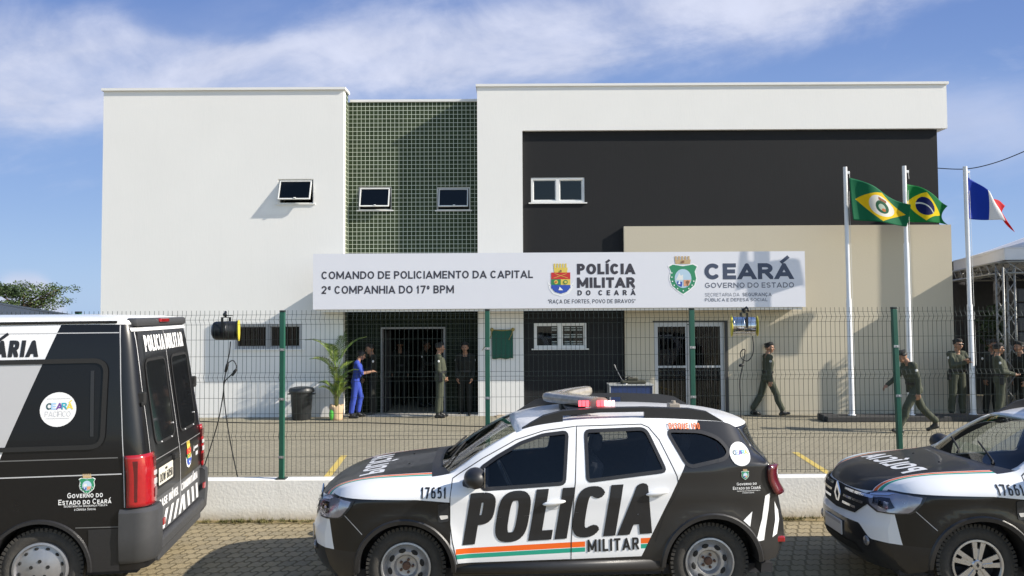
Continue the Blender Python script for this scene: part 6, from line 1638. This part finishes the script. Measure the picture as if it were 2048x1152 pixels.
# ------------------------------------------------------------------ flagpoles and flags
YP = 17.6
mb = MB(); p0 = at(1647, 835, YP).x; mb.box((p0, YP - .22, 0), (14.5, YP + .30, .12), bev=.015); mb.box((p0 - .05, YP - .12, 0), (p0 + .30, YP + .25, .15), bev=.02)
tag(mb.build('flag_plinth', plain('plinth_dark', (.035, .034, .034), .8, vary=.2)), 'long low dark plinth under the three flagpoles', 'plinth')
pole_m = plain('pole_white', (.74, .74, .74), .4, vary=.06)
poles = [((1704, 829), (1690, 334), 2.75, 'white flagpole with the state flag, nearest the glass door'), ((1822, 829), (1808, 332), 4.0, 'white flagpole with the national flag, middle of the three'), ((1947, 829), (1930, 333), 2.6, 'white flagpole with the blue white and red flag, nearest the tent')]
for b_, t_, zs, lab in poles:
    pb, pt = at(*b_, YP), at(*t_, YP); pb.z = .13; t = empty('flagpole', lab, 'flagpole', pb, 0, 'flagpoles on the dark plinth'); d = pt - pb
    mb = MB(); kz = (zs - pb.z) / d.z
    mb.tube([(0, 0, 0), d * kz, d * (kz + .004), d], [.060, .058, .047, .045], 16); mb.build('pole', pole_m, t, angle=40)
    mb = MB(); mb.lathe([(.09, 0), (.09, .012), (.065, .02)], 16); mb.build('base_flange', pole_m, t)
    mb = MB(); mb.box((d.x + .045, -.02, d.z - .16), (d.x + .10, .02, d.z - .10), bev=.006); mb.build('pulley', pole_m, t)
    mb = MB(); mb.tube([(d.x + .09, -.01, d.z - .13), (d.x + .10, -.01, d.z - .30)], .005, 5); mb.tube([(d.x * .9 + .055, -.05, d.z * .9), (.065, -.05, 1.1)], .004, 5); mb.build('halyard', plain('rope', (.6, .6, .58), .8), t)
def flag_mat(name, fn):
    M = Mat(name); (u_, v_, _), vv = M.coords('UV'); M.base(fn(M, u_, v_)); M.rough(.7); M.b.inputs['Specular IOR Level'].default_value = .2
    nt = M.nt; tl = M.n('ShaderNodeBsdfTranslucent'); src = M.b.inputs['Base Color'].links[0].from_socket; M.link(src, tl.inputs[0])
    mx = M.n('ShaderNodeMixShader'); mx.inputs[0].default_value = .35; M.link(M.b.outputs[0], mx.inputs[1]); M.link(tl.outputs[0], mx.inputs[2]); M.link(mx.outputs[0], nt.nodes['Material Output'].inputs[0])
    return M.m
def flag(label, cols, Yf, wave, m, name='flag'):
    us = [c_[0] for c_ in cols]; C3 = []
    for r_ in range(1, 4):
        for ax in (0, 1): C3.append(pchip(us, [c_[r_][ax] for c_ in cols]))
    nu, nv = 48, 24; vs, uv, fs = [], [], []
    for i in range(nu + 1):
        u_ = i / nu; P3 = [(C3[2 * k](u_), C3[2 * k + 1](u_)) for k in range(3)]
        for j in range(nv + 1):
            v_ = j / nv; t = 1 - v_
            qx = P3[0][0] * (1 - t) * (1 - 2 * t) + P3[1][0] * 4 * t * (1 - t) + P3[2][0] * t * (2 * t - 1); qy = P3[0][1] * (1 - t) * (1 - 2 * t) + P3[1][1] * 4 * t * (1 - t) + P3[2][1] * t * (2 * t - 1)
            p = at(qx, qy, Yf); p.y += wave(u_, v_); vs.append(p); uv.append((u_, v_))
    for i in range(nu):
        for j in range(nv): a = i * (nv + 1) + j; fs.append((a, a + nv + 1, a + nv + 2, a + 1))
    o0 = vs[0].copy(); mb = MB(); mb.add([p - o0 for p in vs], fs); o = mb.build(name, m, smooth=True, loc=o0)
    ul = o.data.uv_layers.new(name='UVMap')
    for lp in o.data.loops: ul.data[lp.index].uv = uv[lp.vertex_index]
    o.modifiers.new('thickness', 'SOLIDIFY').thickness = .004
    return tag(o, label, 'flag', 'flags on the three white poles')
def inell(u_, v_, cx, cy, rx, ry): return ((u_ - cx) / rx).sq() + ((v_ - cy) / ry).sq() < 1.0
def state_flag(M, u_, v_):
    dia = ((u_ - .5).abs() / .43 + (v_ - .5).abs() / .46) < 1.0
    cr = lambda r_: inell(u_, v_, .5, .5, r_ * .70, r_)
    sh = inell(u_, v_, .5, .48, .115, .20); top = ((u_ - .5).abs() < .07) & ((v_ - .71).abs() < .045)
    return lay(M, (.010, .16, .07), (dia, (.80, .56, .01)), (cr(.31), (.72, .71, .66)), (sh, (.015, .10, .05)), (inell(u_, v_, .49, .47, .06, .10), (.42, .5, .42)), (inell(u_, v_, .52, .40, .035, .05), (.5, .15, .05)), (top, (.28, .12, .06)))
def nat_flag(M, u_, v_):
    dia = ((u_ - .5).abs() / .42 + (v_ - .5).abs() / .44) < 1.0
    arcd = ((u_ - .42).sq() * 2.0 + (v_ - .12).sq()).sqrt(); disc = inell(u_, v_, .5, .5, .20, .27)
    return lay(M, (.006, .19, .045), (dia, (.80, .62, .01)), (disc, (.006, .012, .10)), (disc & ((arcd - .44).abs() < .022), (.55, .58, .55)))
def tricolour(M, u_, v_): return lay(M, (.012, .05, .42), (u_ > .40, (.80, .80, .80)), (u_ > .68, (.55, .012, .02)))
w1 = lambda u_, v_: -.06 + .07 * sin(u_ * 7.5 + 1.2 + v_) * min(1, u_ * 3 + .2) - .05 * (1 - u_) * (1 - v_)
flag('green and yellow state flag with a white disc and shield', [(0, (1697, 356), (1699, 398), (1703, 441)), (.12, (1712, 360), (1714, 400), (1716, 442)), (.35, (1741, 373), (1741, 408), (1741, 444)), (.6, (1773, 392), (1773, 419), (1773, 448)), (.85, (1803, 405), (1803, 428), (1802, 452)), (1, (1818, 410), (1817, 431), (1813, 453))], YP - .08, w1, flag_mat('state_flag_cloth', state_flag))
w2 = lambda u_, v_: .02 + .06 * sin(u_ * 8 + .3) * min(1, u_ * 3 + .2)
flag('green yellow and blue national flag with a starry disc', [(0, (1807, 366), (1807, 403), (1808, 441)), (.3, (1834, 371), (1833, 408), (1833, 444)), (.6, (1862, 387), (1860, 416), (1860, 445)), (.85, (1887, 404), (1881, 428), (1880, 445)), (1, (1899, 411), (1887, 432), (1900, 449))], YP + .02, w2, flag_mat('national_flag_cloth', nat_flag))
w3 = lambda u_, v_: .0 + .08 * sin(u_ * 6.5 + .5 + v_ * 1.5) * min(1, u_ * 3 + .1) + .10 * max(0, u_ - .6) * (v_ - .4) * 3
flag('blue white and red flag drooping at its fly end', [(0, (1936, 354), (1936, 396), (1937, 438)), (.2, (1953, 366), (1955, 402), (1957, 439)), (.4, (1972, 381), (1976, 410), (1978, 440)), (.55, (1980, 390), (1987, 413), (1994, 440)), (.7, (1984, 395), (1997, 418), (2008, 444)), (.85, (2004, 399), (2006, 426), (2020, 454)), (1, (2018, 410), (2010, 436), (2030, 464))], YP - .02, w3, flag_mat('tricolour_cloth', tricolour))

# ------------------------------------------------------------------ event tent on the right
TA, TB = Vector((11.4, 17.9, 0)), Vector((13.0, 22.8, 0)); TC = TA + Vector((7.0, -1.8, 0)); TD = TB + Vector((7.0, -1.8, 0)); ZE = 3.92
tent = empty('event_tent', 'large white event tent on trusses right of the building with shaded inside', 'tent', TA)
cloth_t = plain('tent_pvc', (.66, .66, .68), .5, vary=.06); truss_m = plain('truss_alu', (.26, .26, .25), .5, .4, vary=.1)
ctr = (TA + TB + TC + TD) / 4
mb = MB(); apex = ctr - TA + Vector((0, 0, 5.35)); cor = [q - TA for q in (TA, TC, TD, TB)]; rows = []
for k in range(9):
    t_ = k / 8; zz = ZE + (5.35 - ZE) * t_ ** 1.15
    ring = []
    for i in range(4):
        a, b = cor[i], cor[(i + 1) % 4]
        for j in range(8):
            p = a.lerp(b, j / 8); q = p.lerp(Vector((apex.x, apex.y, 0)), t_ * .985); ring.append((q.x, q.y, zz - .05 * sin(pi * j / 8) * (1 - t_)))
    rows.append(ring)
mb.grid(rows, closed=True); o = mb.build('roof_cover', cloth_t, tent, smooth=True); o.modifiers.new('thickness', 'SOLIDIFY').thickness = .01
for i in range(4):
    a, b = cor[i], cor[(i + 1) % 4]; mb = MB(); rows = [[], []]
    for j in range(33):
        p = a.lerp(b, j / 32); n_ = Vector((b.y - a.y, a.x - b.x, 0)).normalized() * -.02
        sag = .05 * sin(pi * (j % 8) / 8 if j % 8 else 0)
        rows[0].append((p.x + n_.x, p.y + n_.y, ZE + .01 - .05 * sin(pi * (j / 32)) * 0)); rows[1].append((p.x + n_.x, p.y + n_.y, ZE - .28))
    mb.grid(rows); o = mb.build('valance', cloth_t, tent); o.modifiers.new('thickness', 'SOLIDIFY').thickness = .01
def truss(a, b, hgt, name, par, sec=.26, r=.024):
    a, b = Vector(a), Vector(b); d = (b - a); L = d.length; d.normalize(); s_ = Vector((0, 0, 1)) if abs(d.z) < .5 else Vector((1, 0, 0)); e = d.cross(s_).normalized(); f_ = e.cross(d).normalized()
    mb = MB(); cs = [(e * x_ + f_ * y_) * sec / 2 for x_, y_ in ((-1, -1), (1, -1), (1, 1), (-1, 1))]
    for c_ in cs: mb.tube([a + c_, b + c_], r, 8)
    n_ = max(2, int(L / .34))
    for k in range(n_):
        p, q = a + d * L * k / n_, a + d * L * (k + 1) / n_
        for i in range(4): c1, c2 = cs[i], cs[(i + 1) % 4]; mb.tube([p + (c1 if k % 2 else c2), q + (c2 if k % 2 else c1)], r * .5, 5)
    return mb.build(name, truss_m, par, smooth=True)
up_ = Vector((0, 0, ZE - .46))
for i in range(4): truss(cor[i] + up_, cor[(i + 1) % 4] + up_, .3, 'truss_beam', tent)
for i in range(3): truss(cor[i], cor[i] + up_, .3, 'truss_tower', tent)
for a, b, c_ in ((cor[3], cor[2], (.045, .045, .048)), (cor[2], cor[1], (.03, .03, .032))):
    mb = MB(); n_ = Vector((b.y - a.y, a.x - b.x, 0)).normalized() * .2; rows = [[], []]
    for j in range(41): p = a.lerp(b, j / 40) - n_; w_ = Vector((n_.x, n_.y, 0)) * .12 * sin(j * 1.3); rows[0].append(tuple(p + w_)); rows[1].append(tuple(p + w_ + Vector((0, 0, ZE))))
    mb.grid(rows); o = mb.build('side_curtain', plain('curtain_%d' % int(c_[0] * 1000), c_, .9, vary=.15), tent, smooth=True); o.modifiers.new('thickness', 'SOLIDIFY').thickness = .01
t = empty('speaker_tower', 'black loudspeaker column cut by the right edge under the tent', 'loudspeaker', (12.0, 18.25, 0))
mb = MB(); mb.tube([(0, 0, 0), (0, 0, 1.3)], .03, 10); mb.box((-.35, -.3, 0), (.35, .3, .06), bev=.01); mb.build('stand', blk_plastic, t)
for k in range(5):
    z0 = 1.3 + .34 * k; mb = MB(); mb.box((-.24, -.2, z0), (.24, .25, z0 + .32), bev=.02); cb = mb.build('cabinet', blk_plastic, t)
    mb = MB(); mb.box((-.21, -.208, z0 + .03), (.21, -.2005, z0 + .29)); mb.build('speaker_grille', plain('grille_dark', (.03, .03, .032), .6, vary=.4, scale=80), cb)
def leaf_cloud(mb, c, r, n, s_, flat=.7):
    for _ in range(n):
        d = Vector((random.gauss(0, 1), random.gauss(0, 1), random.gauss(0, 1))).normalized() * random.random() ** .45
        p = Vector(c) + Vector((d.x * r[0], d.y * r[1], d.z * r[2])); a = Vector((random.gauss(0, 1), random.gauss(0, 1), random.gauss(0, .6))).normalized(); b = a.cross(Vector((random.gauss(0, 1), random.gauss(0, 1), 1))).normalized()
        k = s_ * random.uniform(.6, 1.3); mb.add([p - a * k, p + b * k * .4, p + a * k, p - b * k * .4], [(0, 1, 2, 3)])
def foliage(name, c1, c2):
    M = Mat(name); (x, y, z), v = M.coords(); n = M.noise(v, 3.5, 3)
    M.base(M.mix(n.step(.3, .7), c1, c2)); M.rough(.6); M.b.inputs['Specular IOR Level'].default_value = .25
    return M.m
fol_d, fol_m, fol_l = foliage('foliage_dark', (.020, .038, .014), (.055, .085, .03)), foliage('foliage_mid', (.035, .065, .018), (.085, .12, .035)), foliage('foliage_light', (.07, .13, .02), (.17, .24, .06))
bark = plain('bark', (.10, .075, .05), .9, vary=.3, scale=8)
t = empty('shrub', 'dark leafy shrub behind the officers under the tent', 'shrub', (12.1, 19.3, 0))
mb = MB(); [mb.tube([(0, 0, 0), (.1 * cos(a), .1 * sin(a), .7), (.35 * cos(a), .35 * sin(a), 1.9)], [.03, .02, .01], 6) for a in (0, 1.3, 2.5, 3.9, 5.1)]; mb.build('trunk', bark, t)
mb = MB(); leaf_cloud(mb, (0, 0, 2.0), (.5, .5, .7), 700, .08); mb.build('crown', fol_d, t)

# ------------------------------------------------------------------ left background
sh = empty('neighbour_shed', 'low grey neighbouring shed with sloping metal roof behind the van', 'shed', (-17, 24, 0))
roof_m = Mat('metal_roof'); (x, y, z), v = roof_m.coords(); roof_m.base(roof_m.mix(roof_m.noise(v, 1.2, 5), (.27, .27, .285), (.36, .36, .375))); roof_m.rough(.8); roof_m.bump((x * 28.0).m('SINE'), .5, .02); roof_m = roof_m.m
za, zb_ = at(0, 605, 24).z, at(147, 629, 24).z; xa, xb = at(0, 605, 24).x + 17, at(147, 629, 24).x + 17; sl = (zb_ - za) / (xb - xa)
x0_ = xa - 5; z0_ = za - sl * 5
mb = MB(); mb.add([(x0_, 0, z0_), (xb, 0, zb_), (xb, 1.4, zb_ - .25), (x0_, 1.4, z0_ - .25), (x0_, 0, z0_ - .06), (xb, 0, zb_ - .06), (xb, 1.4, zb_ - .31), (x0_, 1.4, z0_ - .31)], [(0, 1, 2, 3), (7, 6, 5, 4), (4, 5, 1, 0), (5, 6, 2, 1), (6, 7, 3, 2), (7, 4, 0, 3)]); mb.build('roof', roof_m, sh)
mb = MB(); mb.add([(x0_ + .1, .02, 0), (xb - .06, .02, 0), (xb - .06, .02, zb_ - .065), (x0_ + .1, .02, z0_ - .068), (x0_ + .1, 1.3, 0), (xb - .06, 1.3, 0), (xb - .06, 1.3, zb_ - .31), (x0_ + .1, 1.3, z0_ - .31)], [(0, 1, 2, 3), (1, 5, 6, 2), (5, 4, 7, 6), (4, 0, 3, 7)]); mb.build('wall', plain('grey_wall', (.34, .34, .37), .8, vary=.1), sh)
def tree(label, x, y, h, r, m, n, leaf, seed, twigs=9, name='tree'):
    random.seed(seed); t = empty(name, label, 'tree', (x, y, 0)); mb = MB(); cr = MB()
    mb.tube([(0, 0, -.1), (.05, 0, h * .3), (-.03, .05, h * .55), (.05, 0, h * .85)], [.16, .12, .08, .03], 8)
    for k in range(twigs):
        a = 2 * pi * k / twigs + random.uniform(-.3, .3); z_ = h * random.uniform(.4, .75); L = r * random.uniform(.7, 1.15); e_ = random.uniform(.15, .8)
        p = [Vector((0, 0, z_)), Vector((cos(a) * L * .5, sin(a) * L * .5, z_ + L * e_ * .5)), Vector((cos(a) * L, sin(a) * L, z_ + L * e_ * .8))]; mb.tube(p, [.05, .03, .012], 6)
        for j in range(4):
            c_ = p[1].lerp(p[2], j / 3 * 1.1) + Vector((random.gauss(0, .12), random.gauss(0, .12), random.gauss(0, .08))) * r; leaf_cloud(cr, c_, (r * .26, r * .26, r * .13), n // (twigs * 4), leaf)
    leaf_cloud(cr, (0, 0, h * .85), (r * .4, r * .4, h * .14), n // 5, leaf)
    mb.build('trunk', bark, t, smooth=True); cr.build('crown', m, t)
    return t
c = at(45, 600, 33); tree('feathery dark tree behind the grey shed roof', c.x, 33, 4.0, 1.5, fol_m, 5600, .06, 5, 16)
c = at(-22, 590, 31); tree('dark tree cut by the left edge above the shed roof', c.x - .1, 31, 4.4, 1.3, fol_d, 5200, .065, 9, 12)
c = at(143, 630, 27)
t = empty('young_palm', 'bright green small palm at the end of the grey shed roof', 'palm', (c.x, 27, 0)); mb = MB(); mb.tube([(0, 0, 0), (.02, 0, 1.0), (0, 0, 1.9)], [.09, .07, .06], 8); mb.build('trunk', bark, t)
for k in range(11): mb = MB(); frond(mb, (0, 0, 1.85), k * 2 * pi / 11 + .2, .85 + .15 * (k % 3), 1.9, .2, 12, .9 + .25 * (k % 3)); mb.build('frond', fol_l, t)
random.seed(11)
mb = MB()
for k in range(90):
    a = random.uniform(0, 1); X = -75 + 150 * a; Yb = random.uniform(60, 72); hh = random.uniform(1.2, 2.3); leaf_cloud(mb, (X, Yb, hh * .55), (random.uniform(1.2, 2.4), 1.2, hh * .55), 70, .30)
o = mb.build('far_trees', fol_m); o['kind'] = 'stuff'
cable('thin overhead cable running from the building corner to the upper right', [at(1870, 336, 19.5), at(1930, 338, 19.0), at(1985, 327, 18.6), at(2048, 303, 18.2), at(2140, 260, 17.8)], .012, 'overhead_cable')
mb = MB(); p = at(2140, 250, 17.8); mb.tube([(p.x, 17.8, 0), (p.x, 17.8, p.z + .4)], [.13, .09], 10); tag(mb.build('utility_pole', plain('concrete', (.38, .37, .35), .9)), 'concrete utility pole beyond the right edge holding the overhead cable', 'pole')

# weeds and dry leaves along the wall foot
random.seed(21); mb = MB()
for _ in range(420):
    X = random.choice((random.uniform(-4.5, -1.5), random.uniform(-12, 12), random.gauss(-3.2, .35), random.gauss(-1.9, .3), random.gauss(3.3, .4))); Yb = YW - abs(random.gauss(0, .05)) - .01
    for _k in range(random.randint(3, 7)):
        a = random.uniform(0, 2 * pi); h_ = random.uniform(.015, .06); d = Vector((cos(a) * h_ * .7, sin(a) * h_ * .5 - .01, h_)); w_ = Vector((-sin(a), cos(a), 0)) * .004; b0 = Vector((X + random.uniform(-.03, .03), Yb, .01))
        mb.add([b0 - w_, b0 + w_, b0 + d], [(0, 1, 2)])
o = mb.build('weeds', foliage('weed_green', (.06, .075, .02), (.16, .14, .05))); o['kind'] = 'stuff'
mb = MB()
for _ in range(260):
    X, Yb = random.uniform(-12, 12), random.uniform(6.0, 9.3) if random.random() < .55 else random.uniform(9.8, 18)
    a = random.uniform(0, 2 * pi); l_ = random.uniform(.012, .03); p = Vector((X, Yb, .012)); u_ = Vector((cos(a), sin(a), random.uniform(-.15, .25))) * l_; v_ = Vector((-sin(a), cos(a), random.uniform(-.2, .2))) * l_ * .45
    mb.add([p - u_, p + v_, p + u_, p - v_], [(0, 1, 2, 3)])
o = mb.build('leaf_litter', foliage('dry_leaf', (.10, .06, .025), (.26, .19, .08))); o['kind'] = 'stuff'
